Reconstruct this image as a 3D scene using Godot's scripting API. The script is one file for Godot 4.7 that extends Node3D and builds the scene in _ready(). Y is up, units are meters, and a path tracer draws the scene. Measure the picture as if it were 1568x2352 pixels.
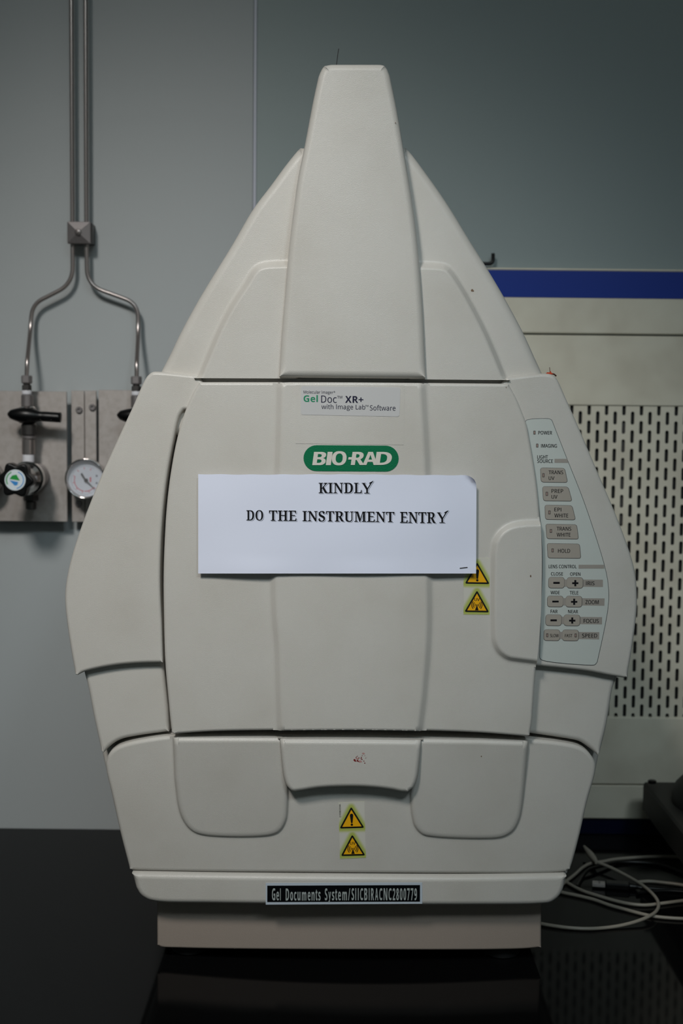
extends Node3D

# ---------------------------------------------------------------- measuring
const F := 3063.0            # focal length in pixels of the 1568 x 2352 frame
const EYE := Vector3(0, 0.627, 1.4)
const PITCH := 4.5
const ROLL := 0.6
const WALL := -0.535         # the wall's face
const CAB := -0.525          # the wall unit's face
const XC := 0.010            # the imager's axis
var look := Basis()
var M := {}
var rng := RandomNumberGenerator.new()

func ray(px: float, py: float) -> Vector3:
	return look * Vector3((px - 784.0) / F, -(py - 1176.0) / F, -1.0)

func P(px: float, py: float, z: float) -> Vector3:      # measured point on the upright plane z
	var d := ray(px, py)
	return EYE + d * ((z - EYE.z) / d.z)

func G(px: float, py: float, y: float) -> Vector3:      # measured point at a height above the bench
	var d := ray(px, py)
	return EYE + d * ((y - EYE.y) / d.y)

func S(px: float, py: float, zf: Callable) -> Vector3:  # measured point on a curved front
	var z: float = zf.call(0.0, 0.5)
	var p := Vector3.ZERO
	for i in 4:
		p = P(px, py, z)
		z = zf.call(p.x, p.y)
	return p

func bow(x: float) -> float:                             # the gentle bow of the imager's whole front
	return -0.30 * (x - XC) * (x - XC)

func lift(zf: Callable, by: float) -> Callable:
	return func(x, y): return zf.call(x, y) + by

# ---------------------------------------------------------------- objects
var used := {}
func numbered(called: String) -> String:
	used[called] = used.get(called, -1) + 1
	return called if used[called] == 0 else "%s_%03d" % [called, used[called]]

func tag(o: Node3D, label: String, category := "", group := "", kind := "") -> Node3D:
	if label: o.set_meta("label", label)
	if category: o.set_meta("category", category)
	if group: o.set_meta("group", group)
	if kind: o.set_meta("kind", kind)
	return o

func thing(called: String, label: String, category: String, at := Vector3.ZERO, group := "") -> Node3D:
	var o := Node3D.new()
	o.name = numbered(called)
	add_child(o)
	o.position = at
	tag(o, label, category, group)
	return o

func structure(called: String, parent: Node3D = null) -> Node3D:
	var o := Node3D.new()
	o.name = called
	add_child(o)
	tag(o, "", "", "", "structure")
	return o

class Acc:
	var v := PackedVector3Array()
	var n := PackedVector3Array()
	var uv := PackedVector2Array()
	var ix := PackedInt32Array()
	func put(p: Vector3, nn: Vector3, t := Vector2.ZERO) -> int:
		v.append(p); n.append(nn); uv.append(t)
		return v.size() - 1
	func tri(a: int, b: int, c: int) -> void:            # wound so that the face looks along its normals
		var g := (v[b] - v[a]).cross(v[c] - v[a])
		if g.dot(n[a] + n[b] + n[c]) > 0.0:
			ix.append_array([a, c, b])
		else:
			ix.append_array([a, b, c])
	func quad(a: int, b: int, c: int, d: int) -> void:
		tri(a, b, c); tri(a, c, d)
	func mesh() -> ArrayMesh:
		var arr := []
		arr.resize(Mesh.ARRAY_MAX)
		arr[Mesh.ARRAY_VERTEX] = v; arr[Mesh.ARRAY_NORMAL] = n; arr[Mesh.ARRAY_TEX_UV] = uv; arr[Mesh.ARRAY_INDEX] = ix
		var m := ArrayMesh.new()
		m.add_surface_from_arrays(Mesh.PRIMITIVE_TRIANGLES, arr)
		return m

func part(called: String, acc: Acc, mat: Material, parent: Node3D, label := "") -> MeshInstance3D:
	var o := MeshInstance3D.new()
	o.name = called
	o.mesh = acc.mesh()
	o.material_override = mat
	o.cast_shadow = GeometryInstance3D.SHADOW_CASTING_SETTING_ON
	parent.add_child(o, true)
	var base := Vector3.ZERO                              # shapes are given in the room's axes
	var q: Node = parent
	while q is Node3D and q != self:
		base += q.position
		q = q.get_parent()
	o.position = -base
	if label: o.set_meta("label", label)
	return o

# ---------------------------------------------------------------- outlines (pixel pairs)
func run(nums: Array) -> Array:
	var p := []
	for i in range(0, nums.size(), 2): p.append(Vector2(nums[i], nums[i + 1]))
	if p.size() < 3: return p
	var out := []
	for i in p.size() - 1:
		var a: Vector2 = p[i]
		var b: Vector2 = p[i + 1]
		var p0: Vector2 = p[i - 1] if i > 0 else a * 2.0 - b
		var p3: Vector2 = p[i + 2] if i + 2 < p.size() else b * 2.0 - a
		var k := maxi(2, int(a.distance_to(b) / 6.0))
		var bt := sqrt(a.distance_to(b))
		for j in k:
			out.append(a.cubic_interpolate_in_time(b, p0, p3, float(j) / k, bt, -sqrt(p0.distance_to(a)), bt + sqrt(b.distance_to(p3))))
	out.append(p[p.size() - 1])
	return out

func outline(runs: Array, soft := 7.0) -> PackedVector2Array:
	var p := []
	for r in runs: p.append_array(run(r))
	var q := PackedVector2Array()
	for i in p.size():
		var a: Vector2 = p[i]
		var b: Vector2 = p[(i + 1) % p.size()]
		var k := maxi(1, int(ceil(a.distance_to(b) / soft)))
		if a.distance_to(b) < 0.5: continue
		for j in k: q.append(a.lerp(b, float(j) / k))
	for pass_ in 2:
		var c := PackedVector2Array()
		for i in q.size():
			var a := q[i]
			var b := q[(i + 1) % q.size()]
			c.append(a.lerp(b, 0.25)); c.append(a.lerp(b, 0.75))
		q = c
	var kept := PackedVector2Array([q[0]])
	var turn := 0.0
	for i in range(1, q.size() - 1):
		var d0 := (q[i] - q[i - 1]).normalized()
		var d1 := (q[i + 1] - q[i]).normalized()
		turn += absf(d0.angle_to(d1))
		var far := q[i].distance_to(kept[kept.size() - 1])
		if (turn > 0.10 and far > 0.6) or far > 9.0:
			kept.append(q[i])
			turn = 0.0
	return kept

func rect(x0: float, y0: float, x1: float, y1: float, r := 0.0) -> PackedVector2Array:
	return quad4(Vector2(x0, y0), Vector2(x1, y0), Vector2(x1, y1), Vector2(x0, y1), r)

func quad4(a: Vector2, b: Vector2, c: Vector2, d: Vector2, r := 0.0, n := 5) -> PackedVector2Array:
	return rounded(PackedVector2Array([a, b, c, d]), r, n)

func rounded(p: PackedVector2Array, r: float, n := 5) -> PackedVector2Array:
	if r <= 0.0: return p
	var out := PackedVector2Array()
	for i in p.size():
		var c := p[i]
		var a := c + (p[i - 1] - c).normalized() * r
		var b := c + (p[(i + 1) % p.size()] - c).normalized() * r
		for j in n + 1:
			var t := float(j) / n
			out.append(a.lerp(c, t).lerp(c.lerp(b, t), t))
	return out

func ring2(cx: float, cy: float, r0: float, r1: float, a0: float, a1: float, n := 16) -> PackedVector2Array:
	var out := PackedVector2Array()
	for i in n + 1:
		var a := deg_to_rad(lerpf(a0, a1, float(i) / n))
		out.append(Vector2(cx + cos(a) * r1, cy + sin(a) * r1))
	for i in n + 1:
		var a := deg_to_rad(lerpf(a1, a0, float(i) / n))
		out.append(Vector2(cx + cos(a) * r0, cy + sin(a) * r0))
	return out

func disc2(cx: float, cy: float, r: float, n := 28) -> PackedVector2Array:
	var out := PackedVector2Array()
	for i in n: out.append(Vector2(cx + cos(TAU * i / n) * r, cy + sin(TAU * i / n) * r))
	return out

# ---------------------------------------------------------------- moulded plates
# profile entries: x = how far outside the outline, y = drop, z = share of the way to the base surface
func edge_shell(r: float, n := 6) -> Array:
	var out := []
	for i in n + 1:
		var a := PI / 2 * i / n
		out.append(Vector3(-r * (1 - sin(a)), -r * (1 - cos(a)), 0))
	out.append(Vector3(0, -r, 0.35))
	out.append(Vector3(0, 0, 1))
	return out

func edge_raised(h: float, r1: float, r2: float, steep := 62.0, n := 5) -> Array:
	var th := deg_to_rad(steep)
	var pts := []
	var x := 0.0
	var y := 0.0
	for i in n + 1:
		var a := th * i / n
		pts.append(Vector2(r1 * sin(a), r1 * (1 - cos(a))))
	var last: Vector2 = pts[pts.size() - 1]
	var straight := maxf(0.0, (h - (r1 + r2) * (1 - cos(th))) / sin(th))
	last += Vector2(cos(th), sin(th)) * straight
	for i in n + 1:
		var a := th * (1.0 - float(i) / n)
		pts.append(last + Vector2(r2 * (sin(th) - sin(a)), r2 * (cos(a) - cos(th))))
	var wide: float = pts[pts.size() - 1].x
	var deep: float = pts[pts.size() - 1].y
	var out := []
	for p in pts: out.append(Vector3(p.x - wide * 0.62, 0, p.y / deep))
	out.append(Vector3(wide * 0.38 + 0.001, -0.0015, 1))
	return out

func plate(acc: Acc, pix: PackedVector2Array, ztop: Callable, prof: Array, zbase: Callable, grid := 0.012, within := PackedVector2Array(), extra := PackedVector2Array()) -> void:
	var w := PackedVector2Array()
	for p in pix:
		var q := S(p.x, p.y, ztop)
		w.append(Vector2(q.x, q.y))
	plate_world(acc, w, ztop, prof, zbase, grid, within, extra)

func plate_world(acc: Acc, w0: PackedVector2Array, ztop: Callable, prof: Array, zbase: Callable, grid := 0.012, within := PackedVector2Array(), extra := PackedVector2Array()) -> void:
	var w := w0.duplicate()
	var area := 0.0
	for i in w.size(): area += w[i].cross(w[(i + 1) % w.size()])
	if area < 0: w.reverse()
	var n := w.size()
	var outv := PackedVector2Array()
	for i in n:
		var e0 := (w[i] - w[i - 1]).normalized()
		var e1 := (w[(i + 1) % n] - w[i]).normalized()
		var n0 := Vector2(e0.y, -e0.x)
		var n1 := Vector2(e1.y, -e1.x)
		var m := (n0 + n1).normalized()
		outv.append(m / maxf(0.6, m.dot(n1)))
	# no edge reaches past the middle between two sides of a corner
	var reach_in := 1e-6
	var reach_out := 1e-6
	for e in prof:
		reach_in = maxf(reach_in, -e.x); reach_out = maxf(reach_out, e.x)
	var k_in := PackedFloat32Array()
	var k_out := PackedFloat32Array()
	for i in n:
		var ri := 1.0
		var ro := 1.0
		var nn := outv[i].normalized()
		for s in range(1, mini(34, n / 2)):
			for j in [(i + s) % n, (i - s + n) % n]:
				var d := w[j] - w[i]
				var t := d.dot(nn)
				if t < -1e-7: ri = minf(ri, d.length_squared() / (-2.0 * t))
				elif t > 1e-7: ro = minf(ro, d.length_squared() / (2.0 * t))
		k_in.append(minf(1.0, 0.93 * ri / reach_in))
		k_out.append(minf(1.0, 0.93 * ro / reach_out))
	var rings := []
	for k in prof.size():
		var e: Vector3 = prof[k]
		var rg := PackedVector3Array()
		for i in n:
			var q := w[i] + outv[i] * e.x * (k_in[i] if e.x < 0.0 else k_out[i])
			if within.size(): q = held(q, within)
			var zt: float = ztop.call(q.x, q.y) + e.y
			rg.append(Vector3(q.x, q.y, zt if e.z == 0.0 else lerpf(zt, zbase.call(q.x, q.y), e.z)))
		rings.append(rg)
	var first := acc.v.size()
	var e := 0.001
	for k in rings.size():
		for i in n:
			var p: Vector3 = rings[k][i]
			var nn: Vector3
			if k == 0:
				nn = Vector3((ztop.call(p.x - e, p.y) - ztop.call(p.x + e, p.y)) / (2 * e), (ztop.call(p.x, p.y - e) - ztop.call(p.x, p.y + e)) / (2 * e), 1).normalized()
			else:
				var across: Vector3 = rings[mini(k + 1, rings.size() - 1)][i] - rings[k - 1][i]
				if k + 1 == rings.size() - 1 and prof[k + 1].z == 1.0 and prof[k].z > 0.0: across = p - rings[k - 1][i]
				var along: Vector3 = rings[k][(i + 1) % n] - rings[k][i - 1]
				nn = across.cross(along).normalized()
				if nn.length() < 0.5: nn = Vector3(outv[i].x, outv[i].y, 0).normalized()
			acc.put(p, nn)
	for k in rings.size() - 1:
		for i in n:
			var j := (i + 1) % n
			var a := first + k * n
			acc.quad(a + i, a + j, a + n + j, a + n + i)
	# the face
	var inner := PackedVector2Array()
	for i in n: inner.append(Vector2(rings[0][i].x, rings[0][i].y))
	var pts := PackedVector2Array()
	var lo := inner[0]
	var hi := inner[0]
	for p in inner:
		lo = lo.min(p); hi = hi.max(p)
	var ids := []
	var met := {}
	for i in n:
		var key := Vector2i((inner[i] * 100000.0).round())
		if met.has(key): continue
		met[key] = true
		pts.append(inner[i])
		ids.append(first + i)
	var rim := pts.size()
	var large := (hi - lo).length() > grid * 1.5
	var buckets := {}
	for p in inner:
		buckets[Vector2i((p / grid).floor())] = buckets.get(Vector2i((p / grid).floor()), []) + [p]
	if large:
		for q in extra:
			if Geometry2D.is_point_in_polygon(q, inner):
				var far := true
				for p in inner: if p.distance_squared_to(q) < 2.2e-7: far = false
				if not far: continue
				var z: float = ztop.call(q.x, q.y)
				var nn := Vector3((ztop.call(q.x - 0.0003, q.y) - ztop.call(q.x + 0.0003, q.y)) / 0.0006, (ztop.call(q.x, q.y - 0.0003) - ztop.call(q.x, q.y + 0.0003)) / 0.0006, 1).normalized()
				pts.append(q)
				ids.append(acc.put(Vector3(q.x, q.y, z + prof[0].y), nn))
				var cell := Vector2i((q / grid).floor())
				if not buckets.has(cell): buckets[cell] = []
				buckets[cell].append(q)
		var y := lo.y + grid * 0.5
		var odd := false
		while y < hi.y:
			var x := lo.x + (grid * 0.5 if odd else 0.13 * grid)
			while x < hi.x:
				var q := Vector2(x + grid * rng.randf_range(-0.06, 0.06), y + grid * rng.randf_range(-0.06, 0.06))
				if Geometry2D.is_point_in_polygon(q, inner):
					var near := false
					var c := Vector2i((q / grid).floor())
					for dx in range(-1, 2):
						for dy in range(-1, 2):
							for b in buckets.get(c + Vector2i(dx, dy), []):
								if b.distance_squared_to(q) < grid * grid * 0.3: near = true
					if not near:
						pts.append(q)
						var z: float = ztop.call(q.x, q.y)
						var nn := Vector3((ztop.call(q.x - e, q.y) - ztop.call(q.x + e, q.y)) / (2 * e), (ztop.call(q.x, q.y - e) - ztop.call(q.x, q.y + e)) / (2 * e), 1).normalized()
						ids.append(acc.put(Vector3(q.x, q.y, z + prof[0].y), nn))
				x += grid
			y += grid * 0.87
			odd = not odd
	if not large:
		var t := Geometry2D.triangulate_polygon(pts)
		for i in range(0, t.size(), 3): acc.tri(ids[t[i]], ids[t[i + 1]], ids[t[i + 2]])
		return
	var scaled := PackedVector2Array()
	for p in pts: scaled.append((p - lo) * 1000.0 + Vector2(rng.randf_range(-0.03, 0.03), rng.randf_range(-0.03, 0.03)))
	var dl := Geometry2D.triangulate_delaunay(scaled)
	for i in range(0, dl.size(), 3):
		var c := (pts[dl[i]] + pts[dl[i + 1]] + pts[dl[i + 2]]) / 3.0
		if not Geometry2D.is_point_in_polygon(c, inner): continue
		acc.tri(ids[dl[i]], ids[dl[i + 1]], ids[dl[i + 2]])

func held(q: Vector2, area: PackedVector2Array) -> Vector2:   # the nearest place inside an area
	if Geometry2D.is_point_in_polygon(q, area): return q
	var best := q
	var d := 1e9
	for i in area.size():
		var c := Geometry2D.get_closest_point_to_segment(q, area[i], area[(i + 1) % area.size()])
		if c.distance_squared_to(q) < d:
			d = c.distance_squared_to(q)
			best = c
	return best

func area_of(pix: PackedVector2Array, zf: Callable, inset: float) -> PackedVector2Array:
	var w := PackedVector2Array()
	for p in pix:
		var q := S(p.x, p.y, zf)
		w.append(Vector2(q.x, q.y) * 1000.0)
	var out := PackedVector2Array()
	for r in Geometry2D.offset_polygon(w, -inset * 1000.0): if r.size() > out.size(): out = r
	for i in out.size(): out[i] /= 1000.0
	return out

func edge_line(area: PackedVector2Array, top: bool) -> Array:      # [x0, x1, heights]: the upper or lower edge of an area
	var x0 := 1e9
	var x1 := -1e9
	for p in area:
		x0 = minf(x0, p.x); x1 = maxf(x1, p.x)
	var ys := PackedFloat32Array()
	for i in 241:
		var x := lerpf(x0 + 1e-5, x1 - 1e-5, i / 240.0)
		var best: float = -1e9 if top else 1e9
		for j in area.size():
			var a := area[j]
			var b := area[(j + 1) % area.size()]
			if (a.x <= x) == (b.x <= x): continue
			var y := lerpf(a.y, b.y, (x - a.x) / (b.x - a.x))
			best = maxf(best, y) if top else minf(best, y)
		ys.append(best)
	return [x0, x1, ys]

func edge_at(line: Array, x: float) -> float:
	var t: float = clampf((x - line[0]) / (line[1] - line[0]), 0.0, 1.0) * 240.0
	var i := mini(int(t), 239)
	return lerpf(line[2][i], line[2][i + 1], t - i)

func lipped(zf: Callable, lines: Array, r: float) -> Callable:     # rolls a front back towards the given edges
	return func(x, y):
		var z: float = zf.call(x, y)
		for l in lines:
			var d := absf(edge_at(l, x) - y)
			if d < r: z -= r - sqrt(maxf(0.0, r * r - (r - d) * (r - d)))
		return z

func lip_points(lines: Array, r: float) -> PackedVector2Array:
	var out := PackedVector2Array()
	for l in lines:
		var inward := -1.0 if l[3] else 1.0
		var x: float = l[0]
		while x < l[1]:
			for k in [0.3, 0.65, 1.1]: out.append(Vector2(x, edge_at(l, x) + inward * k * r))
			x += 0.0032
	return out

func sheet(acc: Acc, pix: PackedVector2Array, zf: Callable, up: float, thick := 0.0001, grid := 0.02) -> void:
	var zt := lift(zf, up)
	var fine := PackedVector2Array()
	for i in pix.size():
		var b := pix[(i + 1) % pix.size()]
		var k := maxi(1, int(ceil(pix[i].distance_to(b) / 12.0)))
		for j in k: fine.append(pix[i].lerp(b, float(j) / k))
	plate(acc, fine, zt, [Vector3(0, 0, 0), Vector3(0, -thick, 0)], zf, grid)

func flat(acc: Acc, pix: PackedVector2Array, zf: Callable, up: float) -> void:    # print: thin ink on a surface
	var t := Geometry2D.triangulate_polygon(pix)
	var ids := []
	for p in pix:
		var q := S(p.x, p.y, zf)
		ids.append(acc.put(q + Vector3(0, 0, up), Vector3(0, 0, 1)))
	for i in range(0, t.size(), 3): acc.tri(ids[t[i]], ids[t[i + 1]], ids[t[i + 2]])

var fonts := {}
func font(called: String, weight := 400) -> Font:
	var key := called + str(weight)
	if not fonts.has(key):
		var f := SystemFont.new()
		f.font_names = PackedStringArray([called])
		f.font_weight = weight
		fonts[key] = f
	return fonts[key]

func text(acc: Acc, words: String, f: Font, tl: Vector2, tr: Vector2, bl: Vector2, zf: Callable, up: float, fat := 0.0) -> void:
	var sans: bool = f == fonts.get("Droid Sans400") or f == fonts.get("Droid Sans700")
	var caps: bool = words == words.to_upper() and words.contains("I")
	var tm := TextMesh.new()
	tm.text = words.replace("I", "l") if sans else words
	tm.font = f
	tm.font_size = 96
	tm.pixel_size = 0.01
	tm.depth = 0.0
	tm.curve_step = 2.0
	tm.width = 10000
	var arr := tm.get_mesh_arrays()
	var vs: PackedVector3Array = arr[Mesh.ARRAY_VERTEX]
	var ns: PackedVector3Array = arr[Mesh.ARRAY_NORMAL]
	if sans and caps:                                    # the bar that stands for a capital I is cut to the capitals' height
		for i in vs.size(): vs[i].y = minf(vs[i].y, cap_top(f))
	var idx: PackedInt32Array = arr[Mesh.ARRAY_INDEX] if arr[Mesh.ARRAY_INDEX] != null else PackedInt32Array(range(vs.size()))
	var lo := Vector2(1e9, 1e9)
	var hi := -lo
	for p in vs:
		lo = lo.min(Vector2(p.x, p.y)); hi = hi.max(Vector2(p.x, p.y))
	var ids := []
	for p in vs:
		var u := (p.x - lo.x) / (hi.x - lo.x)
		var v := (hi.y - p.y) / (hi.y - lo.y)
		var q := tl + (tr - tl) * u + (bl - tl) * v
		ids.append(acc.put(S(q.x, q.y, zf) + Vector3(0, 0, up), Vector3(0, 0, 1)))
	for i in range(0, idx.size(), 3):
		if ns[idx[i]].z > 0.5: acc.tri(ids[idx[i]], ids[idx[i + 1]], ids[idx[i + 2]])

var cap_tops := {}
func cap_top(f: Font) -> float:
	if not cap_tops.has(f):
		var tm := TextMesh.new()
		tm.text = "Hl"
		tm.font = f
		tm.font_size = 96
		tm.depth = 0.0
		var ys := {}
		for p in tm.get_mesh_arrays()[Mesh.ARRAY_VERTEX]: ys[snappedf(p.y, 0.0001)] = true
		var k: Array = ys.keys()
		k.sort()
		cap_tops[f] = k[k.size() - 2]
	return cap_tops[f]

func text_box(acc: Acc, words: String, f: Font, x0: float, y0: float, x1: float, y1: float, zf: Callable, up: float) -> void:
	text(acc, words, f, Vector2(x0, y0), Vector2(x1, y0), Vector2(x0, y1), zf, up)

# ---------------------------------------------------------------- turned, swept and boxed shapes
func lathe(acc: Acc, at: Vector3, axis: Vector3, prof: Array, seg := 28, smooth := false, close := true) -> void:
	axis = axis.normalized()
	var u := axis.cross(Vector3.UP if absf(axis.y) < 0.9 else Vector3.RIGHT).normalized()
	var v := axis.cross(u)
	for k in prof.size() - 1:
		var a: Vector2 = prof[k]
		var b: Vector2 = prof[k + 1]
		var d := (b - a).normalized()
		var first := acc.v.size()
		for i in seg + 1:
			var t := TAU * i / seg
			var rad := u * cos(t) + v * sin(t)
			var n0 := (rad * d.x - axis * d.y).normalized()
			var na := n0
			var nb := n0
			if smooth and k > 0:
				var dp: Vector2 = (a - prof[k - 1]).normalized()
				na = (n0 + (rad * dp.x - axis * dp.y).normalized()).normalized()
			if smooth and k < prof.size() - 2:
				var dn: Vector2 = (prof[k + 2] - b).normalized()
				nb = (n0 + (rad * dn.x - axis * dn.y).normalized()).normalized()
			acc.put(at + axis * a.x + rad * a.y, na)
			acc.put(at + axis * b.x + rad * b.y, nb)
		for i in seg:
			var q := first + i * 2
			acc.quad(q, q + 1, q + 3, q + 2)
	if close:
		for s in [0, prof.size() - 1]:
			var p: Vector2 = prof[s]
			if p.y < 1e-5: continue
			var nn := -axis if s == 0 else axis
			var c := acc.put(at + axis * p.x, nn)
			var first := acc.v.size()
			for i in seg + 1:
				var t := TAU * i / seg
				acc.put(at + axis * p.x + (u * cos(t) + v * sin(t)) * p.y, nn)
			for i in seg: acc.tri(c, first + i, first + i + 1)

func rod(acc: Acc, a: Vector3, b: Vector3, r: float, bevel := 0.0006, seg := 28) -> void:
	var l := a.distance_to(b)
	lathe(acc, a, b - a, [Vector2(0, r - bevel), Vector2(bevel, r), Vector2(l - bevel, r), Vector2(l, r - bevel)], seg)

func hexagon(acc: Acc, at: Vector3, axis: Vector3, l: float, r: float) -> void:
	axis = axis.normalized()
	var u := axis.cross(Vector3.UP if absf(axis.y) < 0.9 else Vector3.RIGHT).normalized()
	var v := axis.cross(u)
	var lay := [[0.0, r * 0.88], [l * 0.14, r], [l * 0.86, r], [l, r * 0.88]]
	for i in 6:
		var t0 := TAU * (i + 0.5) / 6
		var t1 := TAU * (i + 1.5) / 6
		var d0 := u * cos(t0) + v * sin(t0)
		var d1 := u * cos(t1) + v * sin(t1)
		for k in 3:
			var tilt: float = [-1.0, 0.0, 1.0][k]
			var nn := ((d0 + d1).normalized() + axis * tilt * 0.7).normalized()
			var q := acc.put(at + axis * lay[k][0] + d0 * lay[k][1], nn)
			acc.put(at + axis * lay[k][0] + d1 * lay[k][1], nn)
			acc.put(at + axis * lay[k + 1][0] + d1 * lay[k + 1][1], nn)
			acc.put(at + axis * lay[k + 1][0] + d0 * lay[k + 1][1], nn)
			acc.quad(q, q + 1, q + 2, q + 3)
		for k in [0, 3]:
			var nn := axis * (-1.0 if k == 0 else 1.0)
			var q := acc.put(at + axis * lay[k][0], nn)
			acc.put(at + axis * lay[k][0] + d0 * lay[k][1], nn)
			acc.put(at + axis * lay[k][0] + d1 * lay[k][1], nn)
			acc.tri(q, q + 1, q + 2)

func bend(pts: Array, r: float, n := 7) -> PackedVector3Array:    # a bent pipe: straight lengths joined by arcs
	var out := PackedVector3Array([pts[0]])
	for i in range(1, pts.size() - 1):
		var c: Vector3 = pts[i]
		var la: Vector3 = pts[i - 1] - c
		var lb: Vector3 = pts[i + 1] - c
		var k := minf(r, minf(la.length(), lb.length()) * 0.48)
		var a := c + la.normalized() * k
		var b := c + lb.normalized() * k
		for j in n + 1:
			var t := float(j) / n
			out.append(a.lerp(c, t).lerp(c.lerp(b, t), t))
	out.append(pts[pts.size() - 1])
	return out

func spline(pts: Array, step := 0.006) -> PackedVector3Array:
	var out := PackedVector3Array()
	for i in pts.size() - 1:
		var a: Vector3 = pts[i]
		var b: Vector3 = pts[i + 1]
		var p0: Vector3 = pts[i - 1] if i > 0 else a * 2.0 - b
		var p3: Vector3 = pts[i + 2] if i + 2 < pts.size() else b * 2.0 - a
		var k := maxi(2, int(a.distance_to(b) / step))
		var bt := sqrt(a.distance_to(b))
		for j in k: out.append(a.cubic_interpolate_in_time(b, p0, p3, float(j) / k, bt, -sqrt(p0.distance_to(a)), bt + sqrt(b.distance_to(p3))))
	out.append(pts[pts.size() - 1])
	return out

func tube(acc: Acc, p: PackedVector3Array, r: float, seg := 14, r_end := -1.0) -> void:
	var t := (p[1] - p[0]).normalized()
	var u := t.cross(Vector3.UP if absf(t.y) < 0.9 else Vector3.RIGHT).normalized()
	var first := acc.v.size()
	for i in p.size():
		var d := (p[mini(i + 1, p.size() - 1)] - p[maxi(i - 1, 0)]).normalized()
		u = (u - d * u.dot(d)).normalized()
		var v := d.cross(u)
		var rr := r if r_end < 0 else lerpf(r, r_end, float(i) / (p.size() - 1))
		for s in seg + 1:
			var a := TAU * s / seg
			var nn := u * cos(a) + v * sin(a)
			acc.put(p[i] + nn * rr, nn)
	for i in p.size() - 1:
		for s in seg:
			var q := first + i * (seg + 1) + s
			acc.quad(q, q + 1, q + seg + 2, q + seg + 1)
	for end in [0, p.size() - 1]:
		var nn := (p[0] - p[1]).normalized() if end == 0 else (p[end] - p[end - 1]).normalized()
		var c := acc.put(p[end], nn)
		var f0 := acc.v.size()
		for s in seg + 1: acc.put(acc.v[first + end * (seg + 1) + s], nn)
		for s in seg: acc.tri(c, f0 + s, f0 + s + 1)

func box(acc: Acc, lo: Vector3, hi: Vector3, bev := 0.001, turn := Transform3D()) -> void:
	var c := (lo + hi) / 2
	var h := (hi - lo) / 2
	bev = minf(bev, minf(h.x, minf(h.y, h.z)) * 0.9)
	for ax in 3:
		for s in [-1.0, 1.0]:
			var nn := Vector3.ZERO
			nn[ax] = s
			var b := (ax + 1) % 3
			var d := (ax + 2) % 3
			var q := acc.v.size()
			for k in [[-1, -1], [1, -1], [1, 1], [-1, 1]]:
				var p := c
				p[ax] += s * h[ax]
				p[b] += k[0] * (h[b] - bev)
				p[d] += k[1] * (h[d] - bev)
				acc.put(turn * p, turn.basis * nn)
			acc.quad(q, q + 1, q + 2, q + 3)
	for ax in 3:
		var b := (ax + 1) % 3
		var d := (ax + 2) % 3
		for sb in [-1.0, 1.0]:
			for sd in [-1.0, 1.0]:
				var nn := Vector3.ZERO
				nn[b] = sb * 0.7071; nn[d] = sd * 0.7071
				var q := acc.v.size()
				for k in [[-1, 0], [1, 0], [1, 1], [-1, 1]]:
					var p := c
					p[ax] += k[0] * (h[ax] - bev)
					p[b] += sb * (h[b] - (bev if k[1] else 0.0))
					p[d] += sd * (h[d] - (0.0 if k[1] else bev))
					acc.put(turn * p, turn.basis * nn)
				acc.quad(q, q + 1, q + 2, q + 3)
	for sx in [-1.0, 1.0]:
		for sy in [-1.0, 1.0]:
			for sz in [-1.0, 1.0]:
				var nn := Vector3(sx, sy, sz).normalized()
				var q := acc.v.size()
				acc.put(turn * (c + Vector3(sx * h.x, sy * (h.y - bev), sz * (h.z - bev))), turn.basis * nn)
				acc.put(turn * (c + Vector3(sx * (h.x - bev), sy * h.y, sz * (h.z - bev))), turn.basis * nn)
				acc.put(turn * (c + Vector3(sx * (h.x - bev), sy * (h.y - bev), sz * h.z)), turn.basis * nn)
				acc.tri(q, q + 1, q + 2)

func pbox(acc: Acc, x0: float, y0: float, x1: float, y1: float, zf: float, zb: float, bev := 0.001) -> void:  # a box measured on its front face
	var a := P(x0, y0, zf)
	var b := P(x1, y1, zf)
	box(acc, Vector3(a.x, b.y, zb), Vector3(b.x, a.y, zf), bev)

# ---------------------------------------------------------------- materials
func mat(color: Color, rough := 0.5, metal := 0.0, spec := 0.5) -> StandardMaterial3D:
	var m := StandardMaterial3D.new()
	m.albedo_color = color
	m.roughness = rough
	m.metallic = metal
	m.metallic_specular = spec
	return m

func noise_tex(size: int, freq: float, octaves: int, seed_: int, ramp: Gradient = null, kind := FastNoiseLite.TYPE_SIMPLEX_SMOOTH) -> NoiseTexture2D:
	var n := FastNoiseLite.new()
	n.noise_type = kind
	n.frequency = freq
	n.fractal_octaves = octaves
	n.seed = seed_
	var t := NoiseTexture2D.new()
	t.width = size
	t.height = size
	t.seamless = true
	t.noise = n
	if ramp: t.color_ramp = ramp
	return t

func grad(a: Array, c: Array) -> Gradient:
	var g := Gradient.new()
	g.offsets = PackedFloat32Array(a)
	g.colors = PackedColorArray(c)
	return g

func grained(m: StandardMaterial3D, bump: Texture2D, deep: float, per_metre: float, tint: Texture2D = null) -> StandardMaterial3D:
	m.uv1_triplanar = true
	m.uv1_world_triplanar = true
	m.uv1_scale = Vector3.ONE * per_metre
	if bump:
		m.heightmap_enabled = true
		m.heightmap_texture = bump
		m.heightmap_scale = deep
	if tint: m.albedo_texture = tint
	return m

func soiled(m: StandardMaterial3D, tint: Texture2D, per_metre: float) -> StandardMaterial3D:
	m.detail_enabled = true
	m.detail_albedo = tint
	m.detail_blend_mode = BaseMaterial3D.BLEND_MODE_MUL
	m.detail_uv_layer = BaseMaterial3D.DETAIL_UV_2
	m.uv2_triplanar = true
	m.uv2_world_triplanar = true
	m.uv2_scale = Vector3.ONE * per_metre
	return m

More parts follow.
